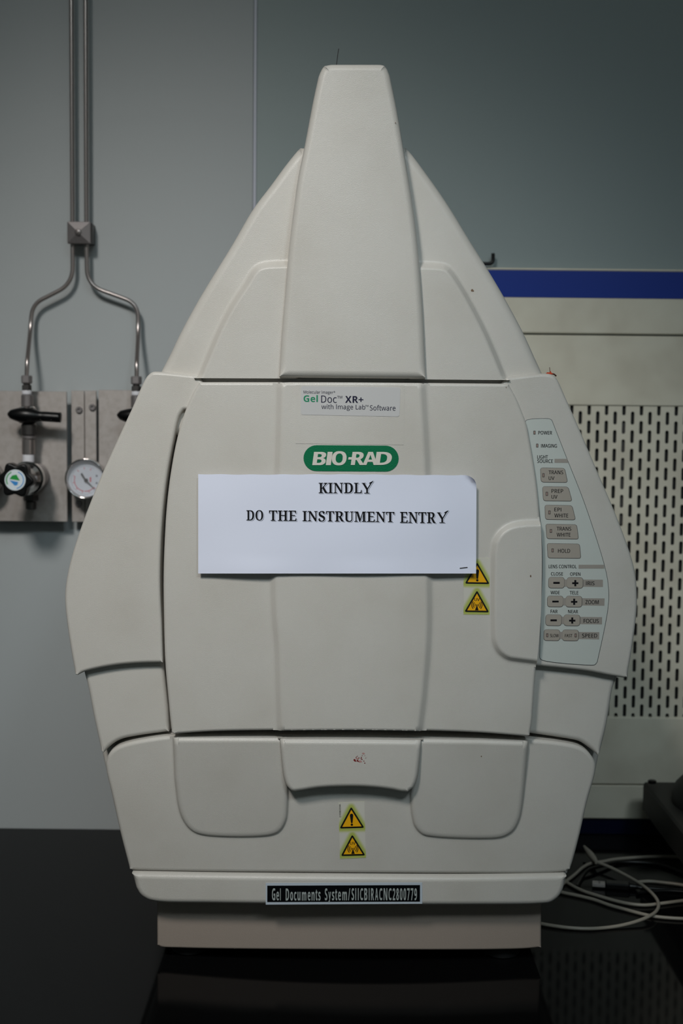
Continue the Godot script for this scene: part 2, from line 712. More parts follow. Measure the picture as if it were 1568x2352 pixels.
func make_materials() -> void:
	var pebble := noise_tex(1024, 0.115, 2, 7)
	var dirt := noise_tex(1024, 0.006, 4, 11, grad([0.0, 0.4, 0.7, 1.0], [Color(0.965, 0.96, 0.952), Color(0.99, 0.988, 0.985), Color(1, 1, 1), Color(1, 1, 1)]))
	var fine := noise_tex(512, 0.2, 2, 3)
	var streak := noise_tex(512, 0.012, 3, 5, grad([0.0, 0.5, 1.0], [Color(0.92, 0.91, 0.90), Color(0.97, 0.965, 0.96), Color(1, 1, 1)]))
	M.plastic = soiled(grained(mat(Color(0.79, 0.776, 0.75), 0.38, 0.0, 0.5), pebble, 0.015, 9.5), dirt, 1.3)
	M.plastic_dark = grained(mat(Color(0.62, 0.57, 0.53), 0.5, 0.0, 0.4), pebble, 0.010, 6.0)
	M.inner = mat(Color(0.60, 0.59, 0.56), 0.6)
	M.black_rubber = mat(Color(0.03, 0.03, 0.03), 0.7)
	M.wall = grained(mat(Color(0.665, 0.685, 0.69), 0.42, 0.0, 0.3), fine, 0.004, 9.0, null)
	M.wall_shaded = grained(mat(Color(0.59, 0.635, 0.635), 0.42, 0.0, 0.3), fine, 0.004, 9.0, null)  # same wall, darker: the soft shade on this side is in the colour
	M.joint = mat(Color(0.74, 0.75, 0.80), 0.4)
	M.room = mat(Color(0.70, 0.71, 0.70), 0.7)
	M.floor = mat(Color(0.35, 0.36, 0.36), 0.4)
	M.bench = mat(Color(0.046, 0.047, 0.050), 0.07, 0.0, 0.19)
	M.bench_body = mat(Color(0.55, 0.56, 0.56), 0.5)
	M.steel = grained(mat(Color(0.74, 0.715, 0.70), 0.42, 0.4, 0.5), fine, 0.002, 12.0, streak)
	M.tube = mat(Color(0.62, 0.59, 0.58), 0.25, 0.8)
	M.chrome = mat(Color(0.75, 0.74, 0.73), 0.13, 1.0)
	M.nut = mat(Color(0.55, 0.53, 0.53), 0.40, 0.65)
	M.nut_dark = mat(Color(0.30, 0.29, 0.285), 0.4, 0.7)
	M.tape = mat(Color(0.85, 0.85, 0.87), 0.6)
	M.knob = mat(Color(0.012, 0.013, 0.017), 0.35, 0.0, 0.4)
	M.cream = soiled(grained(mat(Color(0.88, 0.862, 0.795), 0.45, 0.0, 0.35), fine, 0.002, 9.0), streak, 1.7)
	M.blue = mat(Color(0.07, 0.20, 0.56), 0.35, 0.0, 0.4)
	M.blue_dark = mat(Color(0.02, 0.045, 0.16), 0.3)
	M.dark = mat(Color(0.025, 0.025, 0.027), 0.6)
	M.box_black = mat(Color(0.16, 0.155, 0.145), 0.55, 0.0, 0.4)
	M.cable = mat(Color(0.62, 0.59, 0.54), 0.4)
	M.cable_black = mat(Color(0.02, 0.02, 0.02), 0.4)
	M.paper = mat(Color(0.895, 0.91, 0.975), 0.75, 0.0, 0.25)
	M.ink = mat(Color(0.05, 0.05, 0.07), 0.6, 0.0, 0.3)
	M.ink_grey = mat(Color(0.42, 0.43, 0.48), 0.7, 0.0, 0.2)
	M.navy = mat(Color(0.13, 0.13, 0.22), 0.6, 0.0, 0.3)
	M.green = grained(mat(Color(0.0, 0.43, 0.275), 0.32, 0.0, 0.5), pebble, 0.014, 6.0)
	M.green_ink = mat(Color(0.05, 0.52, 0.36), 0.5)
	M.logo_white = mat(Color(0.84, 0.82, 0.78), 0.45)
	M.film = mat(Color(0.80, 0.79, 0.775), 0.35, 0.0, 0.5)
	M.label = mat(Color(0.775, 0.77, 0.768), 0.33, 0.0, 0.5)
	M.label_line = mat(Color(0.62, 0.60, 0.57), 0.5)
	M.yellow = mat(Color(0.93, 0.68, 0.03), 0.4)
	M.warn_black = mat(Color(0.022, 0.022, 0.022), 0.45)
	M.silver = mat(Color(0.76, 0.80, 0.84), 0.3, 0.0, 0.6)
	M.asset_black = mat(Color(0.012, 0.014, 0.025), 0.3)
	M.asset_text = mat(Color(0.66, 0.69, 0.68), 0.35)
	M.overlay = mat(Color(0.765, 0.785, 0.765), 0.36, 0.0, 0.5)
	M.recess_shade = mat(Color(0.30, 0.31, 0.31), 0.5)
	M.button = mat(Color(0.65, 0.62, 0.58), 0.4)
	M.button_rim = mat(Color(0.26, 0.25, 0.245), 0.5)
	M.bar = mat(Color(0.60, 0.575, 0.545), 0.45)
	M.led = mat(Color(0.66, 0.56, 0.52), 0.3)
	M.red_stain = mat(Color(0.48, 0.05, 0.06), 0.5)
	M.pink_stain = mat(Color(0.72, 0.55, 0.53), 0.5)
	M.brown = mat(Color(0.45, 0.36, 0.28), 0.7)
	M.petal = mat(Color(0.75, 0.25, 0.09), 0.7)
	M.petal_dark = mat(Color(0.25, 0.12, 0.07), 0.7)
	M.thread = mat(Color(0.10, 0.10, 0.11), 0.6)
	M.dial = mat(Color(0.80, 0.82, 0.86), 0.5)
	M.red_ink = mat(Color(0.78, 0.30, 0.38), 0.5)
	M.badge = mat(Color(0.86, 0.90, 0.92), 0.4)
	M.badge_green = mat(Color(0.12, 0.60, 0.25), 0.4)
	M.badge_blue = mat(Color(0.22, 0.55, 0.82), 0.4)
	M.glass = mat(Color(1, 1, 1, 0.06), 0.03)
	M.glass.transparency = BaseMaterial3D.TRANSPARENCY_ALPHA
	M.lamp = mat(Color(0.9, 0.9, 0.9), 0.5)
	M.lamp.emission_enabled = true
	M.lamp.emission = Color(1.0, 0.97, 0.93)
	M.lamp.emission_energy_multiplier = 1.5
	M.lamp_frame = mat(Color(0.85, 0.85, 0.85), 0.5)

# ---------------------------------------------------------------- the scene
func _ready() -> void:
	rng.seed = 4
	look = Basis(Vector3.RIGHT, deg_to_rad(-PITCH)) * Basis(Vector3.BACK, deg_to_rad(ROLL))
	var cam := Camera3D.new()
	cam.name = "camera"
	cam.transform = Transform3D(look, EYE)
	cam.fov = rad_to_deg(2.0 * atan(1176.0 / F))
	var lens := CameraAttributesPhysical.new()
	lens.frustum_focal_length = 24.0 / (2.0 * 1176.0 / F)
	lens.frustum_focus_distance = 1.40
	lens.frustum_near = 0.05
	lens.frustum_far = 50.0
	lens.exposure_aperture = 3.6
	cam.attributes = lens
	add_child(cam)
	var we := WorldEnvironment.new()
	we.name = "world"
	var env := Environment.new()
	env.background_mode = Environment.BG_COLOR
	env.background_color = Color(0, 0, 0)
	env.tonemap_mode = Environment.TONE_MAPPER_LINEAR
	env.tonemap_exposure = 1.0
	env.sdfgi_enabled = true
	env.ssao_enabled = true
	env.ssil_enabled = true
	we.environment = env
	add_child(we)
	make_materials()
	added_spot(Vector3(-0.70, 2.18, 1.83), Vector3(-0.19, 0.31, -0.5), 18.2, Color(1.0, 0.985, 0.965), 3.65, "added unseen spotlight whose soft pool leaves the corners of the view darker")  # added, out of view: narrow soft cone imitates lens falloff towards the corners
	added_spot(Vector3(0.75, 2.10, 2.20), Vector3(0.15, 0.30, -0.5), 15.5, Color(0.90, 0.965, 1.0), 1.25, "added weaker spotlight, unseen, softening the imager shadow on the vent unit")  # added, out of view: fills the shadow cast beside the imager
	added_fill_panel("added_fill_panel", Vector3(0.2, 2.34, 2.6), Vector2(1.2, 0.6), Color(0.86, 0.96, 0.99), 1.8, "added unseen fill panel further back, lifting shadows and reflections")  # added, out of view: cool fill for shadows and metal reflections
	room()
	bench()
	vent_unit()
	gas_station()
	imager()
	notice()
	stand()
	cables()
	small_things()

func added_fill_panel(called: String, at: Vector3, size: Vector2, color: Color, energy: float, label: String) -> void:
	var t := thing(called, label, "ceiling light", at)
	var a := Acc.new()
	for s in [[-1, 0], [1, 0], [0, -1], [0, 1]]:
		var c := at + Vector3(s[0] * (size.x / 2 + 0.01), -0.005, s[1] * (size.y / 2 + 0.01))
		var h := Vector3(0.01 if s[0] else size.x / 2 + 0.02, 0.012, 0.01 if s[1] else size.y / 2)
		box(a, c - h, c + h, 0.002)
	part("frame", a, M.lamp_frame, t)
	a = Acc.new()
	box(a, at + Vector3(-size.x / 2, -0.004, -size.y / 2), at + Vector3(size.x / 2, 0.006, size.y / 2), 0.001)
	part("diffuser", a, M.lamp, t)
	var l := AreaLight3D.new()
	l.name = "lamp"
	l.area_size = size
	l.light_color = color
	l.light_energy = energy
	l.shadow_enabled = true
	l.set("area_range", 8.0)
	l.set("area_attenuation", 2.0)
	t.add_child(l)
	l.position = Vector3(0, -0.012, 0)
	l.rotation_degrees = Vector3(-90, 0, 0)

func added_spot(at: Vector3, aim: Vector3, cone: float, color: Color, energy: float, label: String) -> void:
	var t := thing("added_spotlight", label, "spotlight", at)
	var d := (aim - at).normalized()
	var a := Acc.new()
	lathe(a, at - d * 0.09, d, [Vector2(0, 0.06), Vector2(0.01, 0.15), Vector2(0.10, 0.215), Vector2(0.102, 0.21), Vector2(0.09, 0.20)], 48, false, false)
	rod(a, at - d * 0.085, Vector3(at.x - d.x * 0.085, 2.36, at.z - d.z * 0.085), 0.012)
	part("lamp_housing", a, M.lamp_frame, t)
	a = Acc.new()
	lathe(a, at - d * 0.012, d, [Vector2(0, 0.198), Vector2(0.008, 0.198)], 48)
	part("lamp_lens", a, M.lamp, t)
	var l := SpotLight3D.new()
	l.name = "lamp"
	l.spot_range = 8.0
	l.spot_attenuation = 2.0
	l.spot_angle = cone
	l.spot_angle_attenuation = 1.0
	l.light_size = 0.2
	l.light_color = color
	l.light_energy = energy
	l.shadow_enabled = true
	t.add_child(l)
	l.position = d * 0.14
	l.look_at_from_position(at + d * 0.14, aim, Vector3.UP)

func room() -> void:
	var top := 2.36
	var w := structure("wall_back")
	var seam := P(585.5, 250, WALL).x
	var a := Acc.new()
	box(a, Vector3(-1.9, -0.9, WALL - 0.06), Vector3(seam - 0.0022, top, WALL), 0.0012)
	part("wall_panel", a, M.wall, w)
	a = Acc.new()
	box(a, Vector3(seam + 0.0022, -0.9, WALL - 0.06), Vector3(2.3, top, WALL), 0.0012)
	part("wall_panel", a, M.wall_shaded, w)
	a = Acc.new()
	box(a, Vector3(seam - 0.0021, -0.9, WALL - 0.05), Vector3(seam + 0.0021, top, WALL - 0.0006), 0.0008)
	part("joint_strip", a, M.joint, w)
	for s in [["wall_left", Vector3(-1.96, -0.9, WALL), Vector3(-1.9, top, 4.0)], ["wall_right", Vector3(2.3, -0.9, WALL), Vector3(2.36, top, 4.0)], ["wall_front", Vector3(-1.96, -0.9, 4.0), Vector3(2.36, top, 4.06)]]:
		a = Acc.new()
		box(a, s[1], s[2], 0.001)
		tag(part(s[0], a, M.room, self), "", "", "", "structure")
	a = Acc.new()
	box(a, Vector3(-1.96, top, WALL - 0.06), Vector3(2.36, top + 0.06, 4.06), 0.001)
	tag(part("ceiling", a, M.room, self), "", "", "", "structure")
	a = Acc.new()
	box(a, Vector3(-1.96, -0.96, WALL - 0.06), Vector3(2.36, -0.9, 4.06), 0.001)
	tag(part("floor", a, M.floor, self), "", "", "", "structure")

func bench() -> void:
	var t := thing("lab_bench", "black glossy laboratory bench top running along the grey wall", "bench", Vector3(0.2, -0.9, -0.1))
	var a := Acc.new()
	box(a, Vector3(-1.88, -0.03, WALL + 0.0005), Vector3(2.28, 0.0, 0.22), 0.003)
	part("worktop", a, M.bench, t)
	a = Acc.new()
	box(a, Vector3(-1.86, -0.9, WALL + 0.02), Vector3(2.26, -0.03, 0.16), 0.003)
	part("base_cabinet", a, M.bench_body, t)

func vent_unit() -> void:
	var t := thing("ventilation_unit", "cream steel ventilation unit with blue band and slotted grille behind the imager", "vent cabinet", Vector3(0.5, 0, CAB))
	var xl := P(1050, 650, CAB).x
	var xr := 0.75
	var yb: float = P(1400, 1881, CAB).y
	var y_top: float = P(1350, 616.5, CAB).y
	var y1: float = P(1350, 622.5, CAB).y
	var y2: float = P(1350, 684.5, CAB).y
	var y3: float = P(1350, 766.5, CAB).y
	var y4: float = P(1350, 770.5, CAB).y
	var y5: float = P(1350, 931.5, CAB).y
	var y6: float = P(1450, 1648, CAB).y
	var y7: float = P(1400, 1801.5, CAB).y
	var y8: float = P(1400, 1804, CAB).y
	var a := Acc.new()
	box(a, Vector3(xl, y1, WALL), Vector3(xr, y_top, CAB - 0.002), 0.0015)
	part("top_rail", a, M.cream, t)
	a = Acc.new()
	box(a, Vector3(xl, y2, WALL), Vector3(xr, y1, CAB - 0.0005), 0.0005)
	part("blue_band", a, M.blue, t, "deep blue band across the top")
	a = Acc.new()
	box(a, Vector3(xl, y3, WALL), Vector3(xr, y2, CAB), 0.0015)
	part("upper_panel", a, M.cream, t)
	a = Acc.new()
	box(a, Vector3(xl, y5, WALL), Vector3(xr, y4, CAB), 0.0015)
	box(a, Vector3(xl, y6, WALL), Vector3(xl + 0.02, y5, CAB), 0.0015)
	box(a, Vector3(xr - 0.015, y6, WALL), Vector3(xr, y5, CAB), 0.0015)
	box(a, Vector3(xl, y7, WALL), Vector3(xr, y6, CAB), 0.0015)
	part("front_panel", a, M.cream, t)
	a = Acc.new()
	box(a, Vector3(xl, yb, WALL), Vector3(xr, y8, CAB), 0.0015)
	part("lower_panel", a, M.cream, t)
	a = Acc.new()
	box(a, Vector3(xl + 0.01, 0.0005, WALL), Vector3(xr, yb, CAB - 0.006), 0.001)
	part("plinth", a, M.blue_dark, t, "dark blue plinth")
	a = Acc.new()
	box(a, Vector3(xl + 0.002, y6, WALL + 0.0005), Vector3(xr, y5, WALL + 0.002), 0.0005)
	part("back_plate", a, M.dark, t)
	a = Acc.new()
	pbox(a, 1426.5, 966, 1436, 1205, CAB - 0.0068, CAB - 0.0078, 0.0002)
	part("inner_strut", a, M.button_rim, t)
	# the grille: a sheet with staggered round-ended slots
	var zs := CAB - 0.0022
	var ref := P(1452.2, 960.5, zs)
	var dx: float = (P(1552.2, 961.5, zs).x - ref.x) / 5.0
	var dy: float = (ref.y - P(1436, 1631.8, zs).y) / 16.0
	var hw: float = dx * 0.205
	var hh: float = dx * 0.76
	a = Acc.new()
	for c in range(-22, 26):
		var odd := posmod(c, 2) == 1
		for r in range(-2, 18):
			var o := Vector2(ref.x + c * dx, ref.y - r * dy - (dy / 2 if odd else 0.0))
			if o.y - dy / 2 > y5 + 0.012 or o.y + dy / 2 < y6 - 0.012 or o.x > xr - 0.006 or o.x < xl + 0.012: continue
			slot_cell(a, o, dx / 2, dy / 2, hw, hh, zs, 0.0012)
	part("grille", a, M.cream, t, "perforated grille of staggered upright slots")
	# a small black hook over the top edge
	var k := thing("wall_hook", "small black bent hook on the wall above the blue band", "hook", P(1125, 600, WALL + 0.02))
	a = Acc.new()
	var z := WALL + 0.012
	tube(a, bend([P(1088, 604, WALL + 0.002), P(1105, 605.5, z), P(1132, 606, z), P(1132, 582, z)], 0.008), 0.0026, 12)
	part("bent_rod", a, M.knob, k)

func slot_cell(a: Acc, o: Vector2, cx: float, cy: float, hw: float, hh: float, z: float, deep: float) -> void:
	var angles := []
	for i in 9: angles.append(atan2(hh - hw + hw * sin(PI * i / 8), hw * cos(PI * i / 8)))
	for i in 9: angles.append(atan2(-(hh - hw) - hw * sin(PI * i / 8), -hw * cos(PI * i / 8)))
	for s in [[1, 1], [-1, 1], [-1, -1], [1, -1]]: angles.append(atan2(s[1] * cy, s[0] * cx))
	angles.sort()
	var first := a.v.size()
	for t in angles:
		var d := Vector2(cos(t), sin(t))
		var k: float = minf(cx / maxf(absf(d.x), 1e-6), cy / maxf(absf(d.y), 1e-6))
		var b := d * k
		var h: Vector2
		var straight := d * (hw / maxf(absf(d.x), 1e-6))
		if absf(straight.y) <= hh - hw:
			h = straight
		else:
			var cc := Vector2(0, signf(d.y) * (hh - hw))
			var bq := d.dot(cc)
			h = d * (bq + sqrt(maxf(0.0, bq * bq - cc.length_squared() + hw * hw)))
		a.put(Vector3(o.x + h.x, o.y + h.y, z), Vector3(0, 0, 1))
		a.put(Vector3(o.x + b.x, o.y + b.y, z), Vector3(0, 0, 1))
		var nn := -Vector3(h.x, h.y * 0.3, 0).normalized()
		a.put(Vector3(o.x + h.x, o.y + h.y, z), nn)
		a.put(Vector3(o.x + h.x, o.y + h.y, z - deep), nn)
	var n := angles.size()
	for i in n:
		var p := first + i * 4
		var q := first + ((i + 1) % n) * 4
		a.quad(p, p + 1, q + 1, q)
		a.quad(p + 2, p + 3, q + 3, q + 2)

# ---------------------------------------------------------------- the gas outlets on the wall
func gas_station() -> void:
	var zp := WALL + 0.030
	var zt := WALL + 0.020
	var zf := WALL + 0.056                                # axis of the fittings
	var a: Acc
	for side in [0, 1]:
		var t := thing("steel_plate", ["brushed steel backing plate behind the round black regulator knob", "brushed steel backing plate half hidden by the imager's shoulder"][side], "steel plate", P([78, 300][side], 1045, zp), "steel backing plates on the wall")
		a = Acc.new()
		if side == 0: pbox(a, -260, 895, 154.5, 1198.5, zp, zp - 0.004, 0.0006)
		else: pbox(a, 226, 895.5, 640, 1200, zp, zp - 0.004, 0.0006)
		part("plate", a, M.steel, t)
		a = Acc.new()
		for s in [[-200, 60], [330, 560]][side]:
			a = Acc.new()
			pbox(a, s, 930, s + 30, 1165, zp - 0.004, WALL, 0.0006)
			part("bracket", a, M.steel, t)
		a = Acc.new()
		pbox(a, [120, 236][side], 905, [140, 256][side], 1190, zp - 0.004, WALL, 0.0006)
		part("bracket", a, M.steel, t)
	var ch := thing("mounting_rail", "narrow steel mounting rail with two socket screws between the plates", "rail", P(193, 1045, zp - 0.006))
	a = Acc.new()
	pbox(a, 163.5, 897, 194.5, 1199, zp - 0.008, zp - 0.012, 0.0006)
	part("rail_strip", a, M.steel, ch)
	a = Acc.new()
	pbox(a, 194.5, 897, 222, 1199, zp - 0.006, zp - 0.012, 0.0006)
	part("rail_strip", a, M.steel, ch)
	a = Acc.new()
	pbox(a, 168, 905, 218, 1190, zp - 0.012, WALL, 0.0006)
	part("rail_back", a, M.steel, ch)
	for s in [[182, 941.5, zp - 0.008], [212.5, 935.5, zp - 0.006], [181, 1156.5, zp - 0.008]]:
		a = Acc.new()
		var c := P(s[0], s[1], s[2])
		lathe(a, c, Vector3.BACK, [Vector2(0, 0.0048), Vector2(0.0028, 0.0048), Vector2(0.0036, 0.004), Vector2(0.0036, 0.0022), Vector2(0.0012, 0.0020), Vector2(0.0012, 0.0)], 20)
		part("socket_screw", a, M.nut, ch)
	# pipes
	var up := P(165, -200, zt)
	var routes := [
		[Vector3(P(164, 0, zt).x, 1.6, zt), P(166.5, 560, zt), P(167, 652, zt), P(74, 699, zt), P(70, 756, zt), P(62.5, 830, zf), P(61, 868, zf)],
		[Vector3(P(197, 0, zt).x, 1.6, zt), P(198.5, 560, zt), P(200, 655, zt), P(316, 697, zt), P(317.6, 762, zt), P(313.8, 836, zf), P(313.8, 870, zf)]]
	for k in 2:
		var t := thing("gas_pipe", ["thin steel gas pipe bending down to the valve above the regulator", "thin steel gas pipe bending down to the valve beside the imager"][k], "pipe", P([167, 200][k], 650, zt), "gas pipes on the wall")
		a = Acc.new()
		var r: Array = routes[k]
		r[1].x = lerpf(r[0].x, r[1].x, 1.0)
		tube(a, bend(r, 0.024, 9), 0.00305, 18)
		part("tube", a, M.tube, t)
	# the pyramid-capped clamp over both pipes
	var cl := thing("pipe_clamp", "square steel clamp with pyramid cap and centre screw holding both pipes", "pipe clamp", P(181, 533, zt))
	a = Acc.new()
	pbox(a, 157, 511, 211, 559, WALL + 0.026, WALL, 0.001)
	part("clamp_body", a, M.nut_dark, cl)
	a = Acc.new()
	var z0 := WALL + 0.031
	var c0 := P(154, 508.5, z0)
	var c1 := P(208, 560, z0)
	var mid := Vector3((c0.x + c1.x) / 2, (c0.y + c1.y) / 2, z0 + 0.006)
	box(a, Vector3(c0.x, c1.y, z0 - 0.006), Vector3(c1.x, c0.y, z0), 0.001)
	var cn := [Vector3(c0.x, c0.y, z0), Vector3(c1.x, c0.y, z0), Vector3(c1.x, c1.y, z0), Vector3(c0.x, c1.y, z0)]
	for i in 4:
		var p: Vector3 = cn[i].lerp(mid, 0.04) - Vector3(0, 0, 0.0002)
		var q: Vector3 = cn[(i + 1) % 4].lerp(mid, 0.04) - Vector3(0, 0, 0.0002)
		var nn := (q - p).cross(mid - p).normalized()
		if nn.z < 0: nn = -nn
		var f := a.put(p, nn)
		a.put(q, nn); a.put(mid, nn)
		a.tri(f, f + 1, f + 2)
	part("pyramid_cap", a, M.nut, cl)
	a = Acc.new()
	lathe(a, mid - Vector3(0, 0, 0.003), Vector3.BACK, [Vector2(0, 0.0046), Vector2(0.003, 0.0046), Vector2(0.005, 0.0036), Vector2(0.0058, 0.0012), Vector2(0.0058, 0.0)], 20)
	part("screw", a, M.tube, cl)
	# valves
	for k in 2:
		var x := [61.5, 313.0][k] as float
		var dyp := [0.0, 2.0][k] as float
		var t := thing("needle_valve", ["steel valve with black bar handle above the regulator", "steel valve with dark handle peeping out beside the imager's shoulder"][k], "valve", P(x, 960 + dyp, zf), "shut-off valves under the gas pipes")
		a = Acc.new()
		hexagon(a, P(x, 881 + dyp, zf), Vector3.UP, 0.0115, 0.0078)
		part("compression_nut", a, M.nut, t)
		a = Acc.new()
		hexagon(a, P(x, 898 + dyp, zf), Vector3.UP, 0.0085, 0.0068)
		rod(a, P(x, 884 + dyp, zf), P(x, 880 + dyp, zf), 0.005)
		part("neck", a, M.nut_dark, t)
		a = Acc.new()
		rod(a, P(x, 906.5 + dyp, zf), P(x, 896.5 + dyp, zf), 0.0068, 0.001)
		part("thread_tape", a, M.tape, t)
		a = Acc.new()
		rod(a, P(x + 1, 934 + dyp, zf), P(x + 1, 906.5 + dyp, zf), 0.0084, 0.0012)
		part("collar", a, M.nut, t)
		a = Acc.new()
		lathe(a, P(x + 1, 941 + dyp, zf), Vector3.UP, [Vector2(0, 0.0115), Vector2(0.003, 0.0115), Vector2(0.0045, 0.0095), Vector2(0.0052, 0.0075)], 28)
		part("flange", a, M.chrome, t)
		# the bar handle, long across and rounded, wider on one side
		a = Acc.new()
		var h0 := P(x - 45, 951 + dyp, zf + 0.012)
		var h1 := P(x + 78, 959 + dyp, zf + 0.012)
		var hp := []
		var n := 30
		for i in n + 1:
			var u := pow(float(i) / n, 1.5)
			var b := 0.0045 + 0.0065 * sin(PI * clampf(u * 1.45, 0.0, 1.0)) if u < 0.69 else 0.0072
			if u < 0.69: b = maxf(b, lerpf(0.0045, 0.0072, clampf((u - 0.3) / 0.39, 0.0, 1.0)))
			b *= sqrt(clampf(u / 0.06, 0.0, 1.0))
			hp.append(Vector2(u * h0.distance_to(h1), b))
		hp.append(Vector2(h0.distance_to(h1), 0.0))
		lathe(a, h0, h1 - h0, hp, 20, true)
		rod(a, P(x + 1, 972 + dyp, zf), P(x + 1, 940 + dyp, zf), 0.0125, 0.002)
		part("bar_handle", a, M.knob, t)
		a = Acc.new()
		rod(a, P(x + 5, 1001 + dyp, zf), P(x + 5, 972 + dyp, zf), 0.0108, 0.002)
		part("valve_body", a, M.nut_dark, t)
		a = Acc.new()
		rod(a, P(x + 5, 1008 + dyp, zf), P(x + 5, 1001 + dyp, zf), 0.0098, 0.001)
		part("ring", a, M.nut, t)
		a = Acc.new()
		rod(a, P(x + 4, 1044 + dyp, zf), P(x + 4, 1008 + dyp, zf), 0.0092, 0.001)
		part("outlet_sleeve", a, M.tube, t)
	# regulator
	var t := thing("gas_regulator", "chrome gas regulator with black lobed knob and round white badge", "regulator", P(68, 1100, zp))
	var ax := Vector3.BACK
	var body := P(73, 1096, WALL + 0.055)
	a = Acc.new()
	rod(a, P(65.5, 1062, zf), P(65.5, 1043, zf), 0.0082, 0.001)
	part("thread_tape", a, M.tape, t)
	a = Acc.new()
	lathe(a, Vector3(body.x, body.y, zp), ax, [Vector2(0, 0.016), Vector2(0.004, 0.02), Vector2(0.040, 0.02), Vector2(0.043, 0.018)], 36)
	part("body", a, M.nut, t)
	a = Acc.new()
	lathe(a, Vector3(body.x, body.y, zp + 0.043), ax, [Vector2(0, 0.022), Vector2(0.002, 0.0235), Vector2(0.014, 0.0235), Vector2(0.017, 0.021), Vector2(0.024, 0.017), Vector2(0.040, 0.012)], 40)
	part("bonnet", a, M.chrome, t)
	var zk := WALL + 0.128
	var kc := P(34.7, 1102.5, zk)
	kc.x = P(34.7, 1102.5, zk).x
	a = Acc.new()
	var kp := PackedVector2Array()
	for i in 112:
		var an := TAU * i / 112
		var rr := 0.0222 + 0.0027 * cos(an * 6.0 + 0.4)
		kp.append(Vector2(kc.x + cos(an) * rr, kc.y + sin(an) * rr))
	plate_world(a, kp, func(x, y): return zk, edge_shell(0.003, 5), func(x, y): return zk - 0.020, 0.02)
	part("knob", a, M.knob, t)
	a = Acc.new()
	lathe(a, Vector3(kc.x, kc.y, zk - 0.045), ax, [Vector2(0, 0.010), Vector2(0.028, 0.010)], 28)
	part("stem", a, M.nut, t)
	var zkf := func(x, y): return zk
	a = Acc.new()
	sheet(a, disc2(34.7, 1102.5, 24.0, 40), zkf, 0.0003)
	var bd := part("badge", a, M.badge, t)
	a = Acc.new()
	flat(a, PackedVector2Array([Vector2(22, 1100), Vector2(28, 1092), Vector2(38, 1090), Vector2(46, 1104)]), zkf, 0.0005)
	flat(a, ring2(34.7, 1102.5, 18.5, 21.0, 150, 245), zkf, 0.0005)
	part("emblem", a, M.badge_green, bd)
	a = Acc.new()
	flat(a, PackedVector2Array([Vector2(22, 1103), Vector2(42, 1107), Vector2(40, 1114), Vector2(34, 1115.5)]), zkf, 0.0005)
	flat(a, ring2(34.7, 1102.5, 18.5, 20.5, -70, 80), zkf, 0.0005)
	part("emblem", a, M.badge_blue, bd)
	a = Acc.new()
	hexagon(a, P(71, 1151, zf), Vector3.UP, 0.010, 0.0108)
	rod(a, P(71.5, 1170.5, zf), P(71.5, 1151, zf), 0.0076, 0.0012)
	rod(a, P(71, 1143, zf), P(71, 1120, zf), 0.007, 0.001)
	part("outlet", a, M.nut_dark, t)
	# gauges
	for k in 2:
		var g := thing("pressure_gauge", ["round pressure gauge with white dial and dark needle beside the regulator", "pressure gauge rim just showing at the picture's edge by the regulator"][k], "gauge", P([195.0, -43.0][k], 1099, zp), "pressure gauges on the wall")
		var gx := [195.0, -43.0][k] as float
		var zg := WALL + 0.062
		var gc := P(gx, 1099.5, zg)
		var R := absf(P(gx + 46.8, 1099.5, zg).x - gc.x)
		a = Acc.new()
		lathe(a, Vector3(gc.x, gc.y, zp - 0.004), ax, [Vector2(0, 0.008), Vector2(0.008, 0.008), Vector2(0.009, R * 0.9), Vector2(0.022, R * 0.93), Vector2(0.0235, R * 0.96)], 48)
		part("case", a, M.nut, g)
		a = Acc.new()
		lathe(a, Vector3(gc.x, gc.y, zg), ax, [Vector2(-0.010, R * 0.94), Vector2(-0.008, R), Vector2(-0.002, R), Vector2(0.0005, R * 0.985), Vector2(0.001, R * 0.95), Vector2(0.0, R * 0.905), Vector2(-0.0095, R * 0.885)], 56, true, false)
		part("rim", a, M.chrome, g)
		var zd := zg - 0.0095
		var zdf := func(x, y): return zd
		a = Acc.new()
		lathe(a, Vector3(gc.x, gc.y, zd - 0.002), ax, [Vector2(0, R * 0.89), Vector2(0.002, R * 0.89)], 48)
		var dl := part("dial", a, M.dial, g)
		if k == 1: continue
		var d0 := Vector2(196.2, 1103.0)
		a = Acc.new()
		flat(a, ring2(d0.x, d0.y, 24.5, 26.2, 100, 200, 30), zdf, 0.0003)
		flat(a, ring2(d0.x, d0.y, 24.5, 26.2, 45, 95, 20), zdf, 0.0003)
		for i in 9:
			var an := deg_to_rad(40 + i * 32.0)
			var u := Vector2(cos(an), sin(an))
			var s := Vector2(-u.y, u.x) * 0.7
			flat(a, PackedVector2Array([d0 + u * 25 - s, d0 + u * 30 - s, d0 + u * 30 + s, d0 + u * 25 + s]), zdf, 0.0003)
		flat(a, rect(206, 1096, 209.5, 1107), zdf, 0.0003)
		part("red_scale", a, M.red_ink, dl)
		a = Acc.new()
		for i in 41:
			var an := deg_to_rad(40 + i * 6.6)
			var u := Vector2(cos(an), sin(an))
			var s := Vector2(-u.y, u.x) * 0.35
			flat(a, PackedVector2Array([d0 + u * 31 - s, d0 + u * 34 - s, d0 + u * 34 + s, d0 + u * 31 + s]), zdf, 0.0003)
		flat(a, disc2(222, 1093, 2.4), zdf, 0.0003)
		flat(a, disc2(222, 1109.5, 2.4), zdf, 0.0003)
		part("scale_marks", a, M.ink_grey, dl)
		a = Acc.new()
		var e := Vector2(186.5, 1087.5)
		var tip := Vector2(217, 1123)
		var dirn := (tip - e).normalized()
		var sd := Vector2(-dirn.y, dirn.x)
		var zn := func(x, y): return zd + 0.0025
